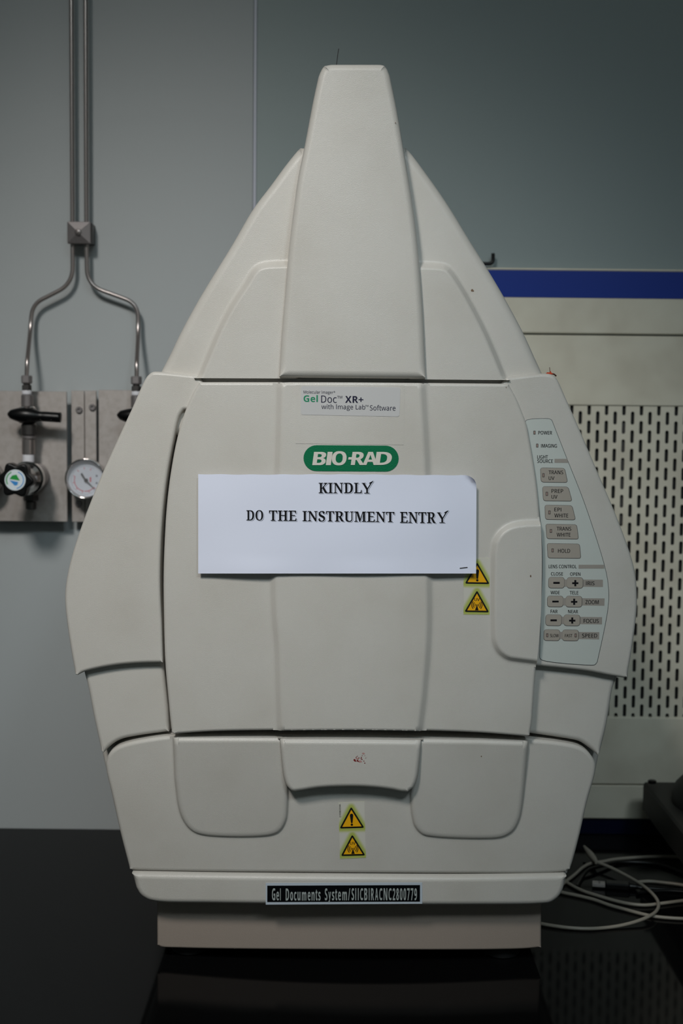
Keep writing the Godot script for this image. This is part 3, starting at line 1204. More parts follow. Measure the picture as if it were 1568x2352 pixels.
		sheet(a, PackedVector2Array([e - sd * 2.2, d0 - sd * 1.6, tip - sd * 0.5, tip + sd * 0.5, d0 + sd * 1.6, e + sd * 2.2]), zn, 0.0003, 0.0005, 0.2)
		sheet(a, disc2(d0.x + 1, d0.y + 0.5, 4.2, 20), zn, 0.0008, 0.003, 0.2)
		part("needle", a, M.ink, g)
		a = Acc.new()
		lathe(a, Vector3(gc.x, gc.y, zg - 0.0012), ax, [Vector2(0, R * 0.9), Vector2(0.0006, R * 0.9)], 48)
		part("glass", a, M.glass, g)

# ---------------------------------------------------------------- the imager
func imager() -> void:
	var t := thing("gel_imager", "tall cream gel imager with tapering camera hood and moulded front door", "lab instrument", Vector3(XC, 0, -0.15))
	var z_wing := func(x, y): return bow(x) - 0.018
	var z_side := func(x, y): return bow(x) - 0.010
	var z_low := func(x, y): return bow(x) - 0.021
	var z_spire := func(x, y): return bow(x) + 0.004
	var z_pad := func(x, y): return bow(x) - 0.0065
	var z_door := func(x, y): return bow(x) - 0.0035
	var z_band := func(x, y): return bow(x) + 0.002
	var z_grip := func(x, y): return bow(x) + 0.0022
	var y_dr: float = P(800, 1690, 0).y
	var z_base := func(x, y): return bow(x) - 0.015 - 0.07 * maxf(0.0, y_dr - y)
	var z_dpad := func(x, y): return bow(x) - 0.004 - 0.13 * maxf(0.0, y_dr - y)
	var z_dmid := func(x, y): return bow(x) + 0.002 - 0.03 * maxf(0.0, y_dr - y)
	var z_tray := func(x, y): return bow(x) - 0.022
	var z_core := func(x, y): return bow(x) - 0.075
	var z_ped := func(x, y): return bow(x) - 0.055
	var back := func(x, y): return -0.36
	var a: Acc

	# inner frame seen in the gaps
	a = Acc.new()
	plate(a, outline([[395, 870, 300, 990, 228, 1140, 185, 1260, 172, 1400, 190, 1530], [201, 1572, 233, 1724, 243, 1768, 303, 2000], [1302, 2008, 1368, 1770, 1376, 1730, 1407, 1575], [1425, 1530, 1444, 1400, 1430, 1270, 1385, 1140, 1320, 1000, 1235, 870]], 8), func(x, y): return bow(x) - 0.050, edge_shell(0.004), back, 0.03)
	part("inner_frame", a, M.plastic, t)

	# housing: tapering wings, bulged cheeks, lower skirts
	a = Acc.new()
	plate(a, outline([[690, 337, 684, 341.5, 658.6, 372, 621, 423, 580, 477.6, 531.7, 560, 454.8, 686, 411, 766.6, 389, 812.6, 368, 853], [345, 905, 345, 1000], [1270, 1000, 1270, 905], [1246, 856, 1229, 819, 1204.5, 765.4, 1159.8, 681.6, 1119.6, 613.6, 1086, 560, 1029, 467, 981.8, 399, 937.6, 341.5, 931, 337]], 8), z_wing, edge_shell(0.010, 8), back)
	plate(a, outline([[455, 862, 363, 853.5, 350, 854, 337.7, 863, 300, 942.8, 262, 1024.6, 224.4, 1109.6, 186.7, 1207, 161.5, 1286, 150.5, 1339, 148, 1374, 150.5, 1412, 160, 1481, 172, 1549], [178, 1551.5, 190, 1545, 224, 1536, 271.6, 1528, 319, 1524, 374, 1522.5], [371, 1434, 367.6, 1355, 367.6, 1292, 372, 1198, 382, 1103, 397.5, 1015, 411.7, 955, 421, 941], [450, 941, 475, 890]], 6), z_side, edge_shell(0.004), back)
	plate(a, outline([[1165, 866, 1249, 857.5, 1267, 860, 1277, 867, 1300, 915, 1337.6, 1000.6, 1374.5, 1087.6, 1414, 1180, 1448, 1272, 1460, 1319.6, 1463.4, 1362, 1463, 1401, 1453.6, 1480.5, 1440.5, 1556], [1434, 1558, 1403, 1553, 1352, 1543, 1284, 1535, 1231, 1530], [1205, 1527, 1205, 1300, 1190, 1100, 1150, 950, 1130, 900]], 6), z_side, edge_shell(0.004), back)
	plate(a, outline([[183, 1500, 193, 1548, 199.7, 1572, 215, 1650.5, 231.5, 1726], [237, 1730, 256, 1711.7, 276, 1699.8, 317, 1691, 388.5, 1681], [386, 1630, 376, 1530, 374, 1490]], 5), z_low, edge_shell(0.005), back)
	plate(a, outline([[1428, 1500, 1420, 1552, 1410, 1575.6, 1393, 1671, 1378, 1731], [1373, 1736, 1352, 1718.5, 1331.7, 1705, 1311, 1700, 1219.5, 1686], [1205, 1684, 1205, 1490]], 5), z_low, edge_shell(0.006), back)
	part("housing", a, M.plastic, t)

	var hood_in := area_of(PackedVector2Array([Vector2(400, 560), Vector2(1250, 560), Vector2(1250, 874.5), Vector2(1160, 873), Vector2(800, 870), Vector2(456, 868.5), Vector2(400, 868)]), z_pad, 0.0)
	# camera hood: tall centre spine and two side pads, ending above the door
	a = Acc.new()
	plate(a, outline([[737, 158, 744, 149, 760.7, 145], [873, 145, 883, 148, 890, 157], [896, 172, 912, 250, 927, 338, 946, 455, 959, 560, 970, 700, 978, 869], [960, 869.5, 640, 866.5], [645, 780, 653.5, 678, 662, 576, 672, 491, 684, 405, 699, 332, 720, 222, 731, 172]], 8), z_spire, edge_shell(0.0075, 8), func(x, y): return -0.30)
	plate(a, outline([[690, 601.5, 615.5, 603.6, 601.8, 606, 590, 611, 578.8, 622, 565, 645, 528, 702, 500.7, 755, 477.8, 808, 452.5, 868, 444, 886], [690, 886]], 6), z_pad, edge_raised(0.0115, 0.004, 0.004), z_wing, 0.012, hood_in)
	plate(a, outline([[930, 604.5, 1014.7, 607.5, 1028, 612, 1037, 620, 1061.6, 656, 1092.9, 711.8, 1119.6, 765, 1142, 816.7, 1164, 871, 1172, 890], [930, 890]], 6), z_pad, edge_raised(0.0115, 0.004, 0.004), z_wing, 0.012, hood_in)
	part("camera_hood", a, M.plastic, t)

	# door
	a = Acc.new()
	var door_in := PackedVector2Array()
	var door_px := outline([[457, 879, 444.8, 898.7, 424, 946, 407, 1002.6, 391, 1087.6, 381.8, 1166, 377, 1245, 374.6, 1323.6, 375.5, 1418, 378.7, 1525, 385, 1596, 390, 1650.5, 393.6, 1682], [398.7, 1686.5, 484.7, 1681, 639, 1678, 812.5, 1676.7, 967, 1679, 1103, 1684, 1210, 1692.5], [1216, 1690, 1221, 1664, 1226, 1596, 1231, 1533, 1236, 1480, 1241, 1414.6, 1243, 1335.5, 1243, 1256, 1239, 1177, 1231, 1098, 1218, 1019, 1209, 973, 1198, 944, 1187, 917, 1168, 882], [1157.6, 881, 800, 878, 460, 877.5]], 5)
	door_in = area_of(door_px, z_door, 0.0006)
	var door_lines := [edge_line(door_in, true) + [true], edge_line(door_in, false) + [false]]
	plate(a, door_px, z_door, edge_shell(0.0035), func(x, y): return bow(x) - 0.040)
	plate(a, outline([[638, 862, 635, 1004, 628, 1180, 623, 1318, 626, 1420, 631, 1480, 635, 1600, 639, 1698], [800, 1697, 966, 1698], [978, 1604, 988, 1480, 990, 1400, 989, 1316, 986, 1084, 974, 862], [800, 860]], 5), lipped(z_band, door_lines, 0.003), edge_raised(0.0055, 0.007, 0.007, 38), z_door, 0.012, door_in, lip_points(door_lines, 0.003))
	plate(a, outline([[1256, 1198, 1200, 1200, 1172, 1206, 1150, 1220, 1135, 1243, 1130, 1275], [1129, 1360, 1130, 1450, 1133, 1478, 1144.6, 1500, 1165, 1515, 1192, 1520, 1250, 1527], [1258, 1450, 1260, 1330]], 5), z_grip, edge_raised(0.0057, 0.005, 0.005, 46), z_door, 0.012, door_in)
	part("door", a, M.plastic, t)

	# drawer
	a = Acc.new()
	var body_px := outline([[398, 1689.5, 347.7, 1696, 293, 1706.6, 266, 1716.8, 250, 1731, 242.5, 1752, 243, 1770, 256, 1827, 276, 1916, 297, 1997], [303, 2000, 334, 2001.5, 480, 2004, 800, 2006.5, 1080, 2008, 1267, 2006.6, 1300, 2003.5], [1309, 1998, 1314, 1985, 1331.7, 1919, 1348.7, 1844, 1368, 1772, 1367, 1752, 1352, 1729, 1331.7, 1715.5, 1284, 1705, 1214, 1698], [1100, 1694, 800, 1690, 520, 1689]], 6)
	plate(a, body_px, z_base, edge_shell(0.0045), back)
	var body_in := area_of(body_px, z_base, 0.0004)
	var body_lines := [edge_line(body_in, true) + [true]]
	plate(a, outline([[396, 1672, 515, 1668, 660, 1668], [660, 1842, 656, 1884, 642, 1909, 621, 1919, 463, 1918, 438, 1907, 420, 1884, 410, 1855, 401, 1789]], 5), lipped(z_dpad, body_lines, 0.005), edge_raised(0.010, 0.006, 0.003, 72), z_base, 0.012, body_in, lip_points(body_lines, 0.005))
	plate(a, outline([[950, 1670, 1103, 1674, 1216, 1680], [1208.5, 1764.6, 1199, 1851, 1192, 1884, 1178, 1909, 1160, 1921, 1140, 1926, 998, 1923, 970, 1917, 954, 1900, 947, 1875, 943, 1830]], 5), lipped(z_dpad, body_lines, 0.005), edge_raised(0.010, 0.006, 0.003, 72), z_base, 0.012, body_in, lip_points(body_lines, 0.005))
	plate(a, outline([[636, 1668, 800, 1668, 974, 1670], [967, 1745, 961, 1790, 952, 1812, 937, 1823, 920, 1823.5, 905, 1820, 856, 1814, 800, 1812, 732, 1815, 689, 1821.5, 671, 1822.5, 657, 1811, 649, 1790, 643, 1745]], 6), lipped(z_dmid, body_lines, 0.005), edge_raised(0.020, 0.005, 0.003, 78), z_base, 0.012, body_in, lip_points(body_lines, 0.005))
	part("drawer", a, M.plastic, t)

	# base tray, pedestal, feet
	a = Acc.new()
	plate(a, outline([[302, 2005, 480, 2008, 800, 2011, 1080, 2012, 1296, 2008.5], [1302, 2012, 1298, 2032, 1291, 2053, 1281, 2066, 1264, 2077, 1240, 2080, 1080, 2082, 800, 2081, 480, 2078, 360, 2075, 336, 2069, 320, 2057, 311, 2041]], 5), z_tray, edge_shell(0.007, 8), back)
	part("base_tray", a, M.plastic, t)
	a = Acc.new()
	plate(a, outline([[360, 2060, 800, 2062, 1243, 2062], [1243, 2177, 1199, 2181, 800, 2183, 420, 2179, 368, 2176, 360.6, 2171]], 4), z_ped, edge_shell(0.003), func(x, y): return -0.33)
	part("pedestal", a, M.plastic_dark, t, "taupe pedestal under the tray")
	var pb: float = S(800, 2182, z_ped).y
	for s in [[-0.17, -0.10], [0.19, -0.10], [-0.17, -0.29], [0.19, -0.29]]:
		a = Acc.new()
		lathe(a, Vector3(s[0], 0.0002, s[1]), Vector3.UP, [Vector2(0, 0.019), Vector2(0.001, 0.021), Vector2(pb, 0.021), Vector2(pb + 0.006, 0.021)], 32)
		part("foot", a, M.black_rubber, t)

	badge(t, z_band)
	name_label(t, z_band)
	control_panel(t, z_side)
	var zb := func(x, y): return z_base.call(x, y)
	warning(t, z_door, Vector2(1064, 1281), Vector2(1125.5, 1281.5), Vector2(1064, 1411.5), [[1095.5, 1293, 1068.5, 1339.5, 1122.5, 1340.5], [1095, 1357.5, 1067.5, 1404.5, 1121.5, 1405.5]], "")
	warning(t, zb, Vector2(776.8, 1843.5), Vector2(836.5, 1840.5), Vector2(780.5, 1972.8), [[806.3, 1854.2, 781, 1901.8, 835, 1900.3], [808.7, 1918, 784, 1965, 837.3, 1963.6]], "E19706101AA")
	asset_label(t, z_tray)
	# marks on the plastic
	a = Acc.new()
	for s in [[814, 1745.5, 2.6, 2.4], [816, 1748, 2.6, 1.0], [820.5, 1747, 2.0, 2.2], [823, 1748.5, 1.6, 1.4], [829.5, 1739.5, 1.5, 1.2], [829, 1742.5, 2.0, 0.8], [831, 1744, 1.6, 1.0], [817.5, 1740, 0.9, 1.4], [820.5, 1736.5, 0.8, 0.8], [819, 1738, 0.7, 1.0], [824, 1740.5, 1.0, 1.4], [835.5, 1748, 1.0, 1.4], [837.5, 1752.5, 1.6, 1.0], [831.5, 1735.3, 0.9, 0.8], [837.5, 1735.8, 0.7, 0.7], [840, 1740.8, 0.8, 0.8], [822, 1744, 1.0, 0.8]]:
		var bl := PackedVector2Array()
		for i in 10:
			var an := TAU * i / 10
			var k := 1.0 + rng.randf_range(-0.25, 0.25)
			bl.append(Vector2(s[0] + cos(an) * s[2] * k, s[1] + sin(an) * s[3] * k))
		flat(a, bl, z_dmid, 0.00025)
	part("red_stain", a, M.red_stain, t, "small spatter of dried red stain on the drawer")
	a = Acc.new()
	for s in [[834, 1730.5, 3.0, 2.2], [827, 1749, 4.0, 2.6], [820, 1742.5, 3.0, 2.0]]:
		var bl := PackedVector2Array()
		for i in 14:
			var an := TAU * i / 14
			var k := 1.0 + rng.randf_range(-0.25, 0.25)
			bl.append(Vector2(s[0] + cos(an) * s[2] * k, s[1] + sin(an) * s[3] * k))
		flat(a, bl, z_dmid, 0.00015)
	part("pink_smear", a, M.pink_stain, t)
	a = Acc.new()
	for s in [[1084, 667, 2.6, 3.2, 0], [1087, 668.5, 1.2, 1.4, 0], [1162, 890, 0.8, 1.6, 1], [1218, 1323, 1.8, 2.6, 2], [1105, 1737, 1.4, 1.2, 3], [908, 282, 1.0, 1.4, 4]]:
		var bl := PackedVector2Array()
		for i in 10:
			var an := TAU * i / 10
			bl.append(Vector2(s[0] + cos(an) * s[2] * rng.randf_range(0.8, 1.2), s[1] + sin(an) * s[3] * rng.randf_range(0.8, 1.2)))
		a = Acc.new()
		flat(a, bl, [z_wing, z_door, z_grip, z_dpad, z_spire][s[4]], 0.0003)
		part("brown_speck", a, M.brown, t)

func badge(t: Node3D, z: Callable) -> void:
	var a := Acc.new()
	var h := 29.7
	var p := PackedVector2Array()
	for i in 17:
		var an := PI / 2 - PI * i / 16
		p.append(Vector2(885.5 + cos(an) * h, 1053.3 + sin(an) * h))
	for i in 17:
		var an := -PI / 2 - PI * i / 16
		p.append(Vector2(726.5 + cos(an) * h, 1052.3 + sin(an) * h))
	sheet(a, p, z, 0.0005, 0.0004, 0.012)
	var b := part("brand_badge", a, M.green, t, "green pill-shaped maker's badge with white slanted capitals")
	a = Acc.new()
	var bold := font("Droid Sans", 700)
	var s := 6.5   # how far the capitals lean
	var u := 0.0009
	var k := 6.0305
	var f := func(x, y): return Vector2(680 + x / k, 875 + y / k)
	for L in [["B", 222, 982, 420, 1165], ["I", 410, 982, 498, 1165], ["O", 487, 972, 690, 1168], ["R", 755, 982, 950, 1163], ["A", 918, 982, 1128, 1163], ["D", 1088, 982, 1316, 1163]]:
		var lean: float = 0.14 * (L[4] - L[2])
		if L[0] == "A": lean *= 0.35
		if L[0] == "O": lean *= 0.5
		var tl: Vector2 = f.call(L[1] + lean, L[2])
		var tr: Vector2 = f.call(L[3] if L[0] != "I" else L[3], L[2])
		if L[0] == "R": tr = f.call(L[3] + 10, L[2])
		var bl: Vector2 = f.call(L[1], L[4])
		if L[0] in ["D", "O"]: tr = f.call(L[3] + lean * 0.5, L[2])
		text(a, L[0], bold, tl, tr, bl, z, u)
		text(a, L[0], bold, tl + Vector2(1.1, 0), tr + Vector2(1.1, 0), bl + Vector2(1.1, 0), z, u + 0.00001)
	flat(a, PackedVector2Array([f.call(726, 1055), f.call(830, 1055), f.call(824, 1088), f.call(718, 1088)]), z, u)
	part("lettering", a, M.logo_white, b)

func name_label(t: Node3D, z: Callable) -> void:
	var a := Acc.new()
	sheet(a, quad4(Vector2(678.5, 884), Vector2(929, 885), Vector2(927, 1022), Vector2(678, 1019), 2), z, 0.0003, 0.0003, 0.012)
	part("clear_film", a, M.plastic, t, "strip of clear film on the door above the badge")
	a = Acc.new()
	sheet(a, quad4(Vector2(691, 886.5), Vector2(919.5, 889.5), Vector2(917, 957), Vector2(690, 952.5), 6), z, 0.0006, 0.0004, 0.012)
	var l := part("name_label", a, M.label, t, "pale grey printed label at the top of the door")
	var k := 6.0305
	var q := func(x, y): return Vector2(680 + x / k, 875 + y / k)
	var u := 0.0008
	var reg := font("Droid Sans", 400)
	var bold := font("Droid Sans", 700)
	var T := func(acc, w, f, x0, y0, x1, y1): text(acc, w, f, q.call(x0, y0), q.call(x1, y0 + (x1 - x0) * 0.012), q.call(x0, y1), z, u)
	a = Acc.new()
	T.call(a, "Molecular Imager", reg, 103, 131, 513, 186)
	T.call(a, "®", reg, 516, 140, 540, 162)
	T.call(a, "Doc", reg, 346, 201, 560, 301)
	T.call(a, "TM", reg, 568, 206, 637, 242)
	T.call(a, "with Image Lab", reg, 350, 320, 955, 408)
	T.call(a, "TM", reg, 954, 333, 1000, 357)
	T.call(a, "Software", reg, 1020, 333, 1374, 408)
	T.call(a, "XR+", bold, 678, 208, 930, 302)
	part("lettering", a, M.navy, l)
	a = Acc.new()
	T.call(a, "Gel", bold, 103, 193, 300, 290)
	part("green_lettering", a, M.green_ink, l)

func control_panel(t: Node3D, z: Callable) -> void:
	var pan := outline([[1205.3, 973, 1208, 966.5, 1214, 964, 1261, 962.4, 1266.5, 965.5], [1303, 1058.6, 1337.6, 1145.6, 1369, 1238, 1386.4, 1296, 1394, 1330, 1397, 1362, 1395.6, 1393.5, 1387.7, 1441, 1370.6, 1520], [1366, 1526, 1361, 1527, 1244, 1515.2, 1239.5, 1510], [1242, 1414.6, 1245.5, 1282.7, 1240, 1190, 1227, 1087.6]], 3)
	var a := Acc.new()
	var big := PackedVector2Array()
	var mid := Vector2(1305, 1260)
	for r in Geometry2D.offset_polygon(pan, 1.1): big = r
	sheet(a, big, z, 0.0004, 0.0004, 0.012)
	part("panel_recess_shade", a, M.recess_shade, t)  # dark sheet painted in for the shade round the recessed panel
	a = Acc.new()
	sheet(a, pan, z, 0.0006, 0.0003, 0.012)
	var c := part("control_panel", a, M.overlay, t, "pale grey membrane control panel with printed taupe buttons")
	var k := 3.793
	var q := func(x, y): return Vector2(1190 + x / k, 940 + y / k)
	a = Acc.new()
	var u := 0.0008
	for b in [[[314, 432], [424, 432], [433, 466], [314, 466]], [[524, 1354], [744, 1354], [749, 1387], [524, 1387]], [[400, 1482], [735, 1484], [735, 1547], [400, 1545]], [[388, 1644], [750, 1647], [748, 1710], [388, 1708]], [[376, 1806], [728, 1810], [727, 1873], [376, 1870]], [[360, 1938], [703, 1941], [702, 2003], [360, 2000]]]:
		a = Acc.new()
		flat(a, PackedVector2Array([q.call(b[0][0], b[0][1]), q.call(b[1][0], b[1][1]), q.call(b[2][0], b[2][1]), q.call(b[3][0], b[3][1])]), z, u)
		part("printed_bar", a, M.bar, c)
	var bt := [
		[190, 508, 405, 512, 432, 640, 196, 637, 26], [208, 671, 436, 675, 471, 803, 216, 800, 26], [228, 833, 470, 837, 501, 966, 234, 963, 26],
		[236, 998, 510, 1004, 527, 1134, 246, 1130, 24], [248, 1167, 535, 1172, 547, 1302, 256, 1298, 24],
		[262, 1461, 403, 1462, 403, 1561, 259, 1560, 30], [424, 1462, 565, 1464, 565, 1562, 421, 1561, 30],
		[251, 1624, 393, 1625, 391, 1725, 250, 1724, 30], [413, 1625, 557, 1627, 556, 1727, 410, 1726, 30],
		[237, 1787, 379, 1789, 377, 1889, 235, 1887, 30], [396, 1788, 540, 1790, 538, 1890, 394, 1888, 30],
		[221, 1917, 364, 1919, 362, 2020, 218, 2017, 30], [384, 1919, 527, 1921, 526, 2021, 381, 2019, 30]]
	for b in bt:
		var p := quad4(q.call(b[0], b[1]), q.call(b[2], b[3]), q.call(b[4], b[5]), q.call(b[6], b[7]), b[8] / k, 7)
		a = Acc.new()
		sheet(a, p, z, 0.00075, 0.0002, 0.03)
		var o := part("button", a, M.button_rim, c)
		o.name = "button_rim"
		var inner := PackedVector2Array()
		for r in Geometry2D.offset_polygon(p, -0.8): inner = r
		a = Acc.new()
		plate(a, inner, lift(z, 0.00105), edge_shell(0.00025, 3), lift(z, 0.0007), 0.03)
		part("button", a, M.button, c)
	for s in [[131, 187, 150, 220], [155, 300, 174, 333], [209, 558, 228, 592], [238, 720, 258, 754], [261, 882, 280, 915], [274, 1044, 293, 1077], [289, 1213, 308, 1246], [243, 1953, 261, 1985], [490, 1954, 508, 1987]]:
		var A: Vector2 = q.call(s[0], s[1])
		var B: Vector2 = q.call(s[2], s[3])
		a = Acc.new()
		var up := 0.0007 if s[1] < 400 else 0.00115
		sheet(a, rect(A.x, A.y, B.x, B.y, 0.8), z, up, 0.0001, 0.05)
		part("led_frame", a, M.button_rim, c)
		a = Acc.new()
		sheet(a, rect(A.x + 1.3, A.y + 1.3, B.x - 1.3, B.y - 1.3, 0.5), z, up + 0.0001, 0.0001, 0.05)
		part("led_window", a, M.led, c)
	a = Acc.new()
	var reg := font("Droid Sans", 400)
	var on_panel := ["POWER", "IMAGING", "LIGHT", "SOURCE", "LENS CONTROL", "CLOSE", "OPEN", "IRIS", "WIDE", "TELE", "ZOOM", "FAR", "NEAR", "FOCUS", "SPEED"]
	for s in [["POWER", 173, 188, 292, 219], ["IMAGING", 197, 302, 334, 333], ["LIGHT", 164, 400, 256, 430], ["SOURCE", 164, 435, 299, 466], ["TRANS", 262, 532, 388, 565], ["UV", 262, 584, 312, 615], ["PREP", 287, 695, 388, 728], ["UV", 287, 746, 338, 778], ["EPI", 312, 857, 372, 888], ["WHITE", 312, 908, 432, 941], ["TRANS", 332, 1023, 458, 1056], ["WHITE", 332, 1075, 452, 1108], ["HOLD", 344, 1215, 448, 1249], ["LENS CONTROL", 263, 1354, 506, 1384], ["CLOSE", 283, 1418, 387, 1447], ["OPEN", 450, 1420, 538, 1449], ["IRIS", 588, 1498, 661, 1532], ["WIDE", 279, 1581, 358, 1610], ["TELE", 446, 1582, 521, 1612], ["ZOOM", 583, 1661, 698, 1696], ["FAR", 280, 1745, 340, 1774], ["NEAR", 432, 1746, 518, 1775], ["FOCUS", 567, 1825, 698, 1860], ["SLOW", 274, 1956, 349, 1984], ["FAST", 404, 1957, 467, 1984], ["SPEED", 554, 1953, 684, 1988]]:
		var A: Vector2 = q.call(s[1], s[2])
		var B: Vector2 = q.call(s[3], s[4])
		u = 0.00086 if s[0] in on_panel else 0.00115
		for d in [0.0, 0.22]: text(a, s[0], reg, A + Vector2(d, 0), Vector2(B.x + d, A.y + 0.2), Vector2(A.x + d, B.y), z, u + d * 0.00002)
	for s in [[303, 1503, 359, 1520], [294, 1666, 350, 1682], [278, 1829, 334, 1846], [467, 1506, 521, 1522], [457, 1669, 512, 1684], [440, 1832, 495, 1848], [486, 1487, 503, 1541], [476, 1649, 493, 1703], [459, 1812, 476, 1866]]:
		var A: Vector2 = q.call(s[0], s[1])
		var B: Vector2 = q.call(s[2], s[3])
		flat(a, rect(A.x, A.y, B.x, B.y), z, 0.00115)
	part("lettering", a, M.ink, c)

func warning(t: Node3D, z: Callable, tl: Vector2, tr: Vector2, bl: Vector2, tri: Array, code: String) -> void:
	# the sheet: clear film printed fluorescent yellow-green round both triangles
	var im := Image.create(96, 192, false, Image.FORMAT_RGB8)
	var clear := Color(0.80, 0.79, 0.75)
	var glow := Color(0.66, 0.70, 0.33)
	for y in 192:
		for x in 96:
			var p := tl + (tr - tl) * (x / 95.0) + (bl - tl) * (y / 191.0)
			var near := 99.0
			for k in tri:
				var pg := PackedVector2Array([Vector2(k[0], k[1]), Vector2(k[2], k[3]), Vector2(k[4], k[5])])
				for i in 3: near = minf(near, Geometry2D.get_closest_point_to_segment(p, pg[i], pg[(i + 1) % 3]).distance_to(p))
			im.set_pixel(x, y, glow.lerp(clear, smoothstep(2.0, 13.0, near)))
	var m := mat(Color(1, 1, 1), 0.35)
	m.albedo_texture = ImageTexture.create_from_image(im)
	var br := tr + bl - tl
	var a := Acc.new()
	var ids := []
	for k in [[tl, Vector2(0, 0)], [tr, Vector2(1, 0)], [br, Vector2(1, 1)], [bl, Vector2(0, 1)]]:
		ids.append(a.put(S(k[0].x, k[0].y, z) + Vector3(0, 0, 0.0004), Vector3(0, 0, 1), k[1]))
	a.quad(ids[0], ids[1], ids[2], ids[3])
	for i in 4:
		var j := (i + 1) % 4
		var nn := (a.v[i] - (a.v[0] + a.v[2]) / 2).normalized()
		var f := a.put(a.v[i], nn, a.uv[i])
		a.put(a.v[j], nn, a.uv[j])
		a.put(a.v[j] - Vector3(0, 0, 0.0006), nn, a.uv[j])
		a.put(a.v[i] - Vector3(0, 0, 0.0006), nn, a.uv[i])
		a.quad(f, f + 1, f + 2, f + 3)
	var w := part("warning_label", a, m, t, "yellow-green film with two yellow warning triangles" + (" partly under the paper notice" if code == "" else " on the drawer"))
	var blk := Acc.new()
	var yel := Acc.new()
	var ink := Acc.new()
	for n in 2:
		var k: Array = tri[n]
		var A := Vector2(k[0], k[1])
		var B := Vector2(k[2], k[3])
		var C := Vector2(k[4], k[5])
		var c := (A + B + C) / 3
		flat(blk, rounded(PackedVector2Array([A + (A - c) * 0.06, B + (B - c) * 0.06, C + (C - c) * 0.06]), 5.0, 6), z, 0.0005)
		flat(yel, PackedVector2Array([c + (A - c) * 0.82, c + (B - c) * 0.82, c + (C - c) * 0.82]), z, 0.0006)
		var ex := (C - B) / 53.4
		var ey := Vector2(-ex.y, ex.x)
		var o := B + ex * 26.6                               # middle of the base
		var at := func(x, y): return o + ex * x + ey * y
		if n == 0:
			var pl := PackedVector2Array()
			for i in 9:
				var an := PI + PI * i / 8
				pl.append(at.call(cos(an) * 3.9, -28.4 + sin(an) * 3.9))
			for i in 9:
				var an := PI * i / 8
				pl.append(at.call(cos(an) * 1.9, -12.4 + sin(an) * 1.9))
			flat(ink, pl, z, 0.0007)
			var dt := PackedVector2Array()
			for i in 20: dt.append(at.call(cos(TAU * i / 20) * 2.7, -7.2 + sin(TAU * i / 20) * 2.7))
			flat(ink, dt, z, 0.0007)
		else:
			text(ink, "UV", font("Droid Sans", 400), at.call(-6.3, -31.2), at.call(6.2, -31.2), at.call(-6.3, -24.6), z, 0.0007)
			text(ink, "UV", font("Droid Sans", 400), at.call(-6.0, -31.2), at.call(6.5, -31.2), at.call(-6.0, -24.6), z, 0.00071)
			for r in [[3.4, 4.9, 42], [7.2, 8.9, 45], [10.8, 12.5, 44]]:
				for s in [0.0, 180.0]:
					var pl := PackedVector2Array()
					for p in ring2(0, -15.2, r[0], r[1], s - r[2], s + r[2], 14): pl.append(at.call(p.x, p.y))
					flat(ink, pl, z, 0.0007)
			var dt := PackedVector2Array()
			for i in 14: dt.append(at.call(cos(TAU * i / 14) * 1.5, -15.4 + sin(TAU * i / 14) * 1.5))
			flat(ink, dt, z, 0.0007)
			flat(ink, PackedVector2Array([at.call(-0.5, -14.6), at.call(0.5, -14.6), at.call(4.0, -3.4), at.call(-4.0, -3.4)]), z, 0.0007)
	if code != "":
		text(ink, code, font("Droid Sans", 400), Vector2(779.0, 1876.2), Vector2(778.2, 1847.0), Vector2(782.9, 1876.0), z, 0.0007)
	part("black_triangle", blk, M.warn_black, w)
	part("yellow_triangle", yel, M.yellow, w)
	part("symbol", ink, M.warn_black, w)

func asset_label(t: Node3D, z: Callable) -> void:
	var a := Acc.new()
	sheet(a, quad4(Vector2(610, 2028.2), Vector2(969.4, 2027), Vector2(969.4, 2075.8), Vector2(610, 2077.8), 0.6), z, 0.0005, 0.0004, 0.012)
	var l := part("asset_label", a, M.silver, t, "black and silver inventory label on the base tray")
	a = Acc.new()
	sheet(a, quad4(Vector2(613.6, 2034.3), Vector2(964.2, 2032.9), Vector2(964.2, 2071), Vector2(613.6, 2072), 0), z, 0.0007, 0.0001, 0.012)
	part("black_field", a, M.asset_black, l)
	a = Acc.new()
	var k := 4.126
	var bold := font("Droid Sans", 700)
	for s in [["Gel", 95, 102, 190, 219], ["Documents", 225, 104, 565, 219], ["System/", 597, 102, 845, 236], ["SIICBIRACNC2800779", 850, 101, 1478, 216]]:
		# narrow capitals set wide apart, letter by letter
		var w: String = s[0]
		var n := w.length()
		var widths := []
		var sum := 0.0
		for i in n:
			var g: float = bold.get_string_size(w[i], HORIZONTAL_ALIGNMENT_LEFT, -1, 96).x
			widths.append(g); sum += g
		var x: float = s[1]
		var scale_: float = (s[3] - s[1]) / sum
		for i in n:
			var ch := w[i]
			var full: float = widths[i] * scale_
			var asc := 0.0
			var top: float = s[2]
			var base: float = s[2] + 114.0
			if ch == "y": top = s[2] + 33; base = s[2] + 134
			elif ch in ["e", "o", "c", "u", "m", "n", "s"]: top = s[2] + 31
			elif ch == "t": top = s[2] + 10
			var gx: float = full * (0.80 if ch == "/" else 0.34 if ch in ["I", "l"] else 0.72)
			var x0 := 600 + (x + (full - gx) / 2) / k
			text(a, ch, bold, Vector2(x0, 2015 + top / k), Vector2(x0 + gx / k, 2015 + top / k), Vector2(x0, 2015 + base / k), z, 0.0009)
			x += full
	part("lettering", a, M.asset_text, l)

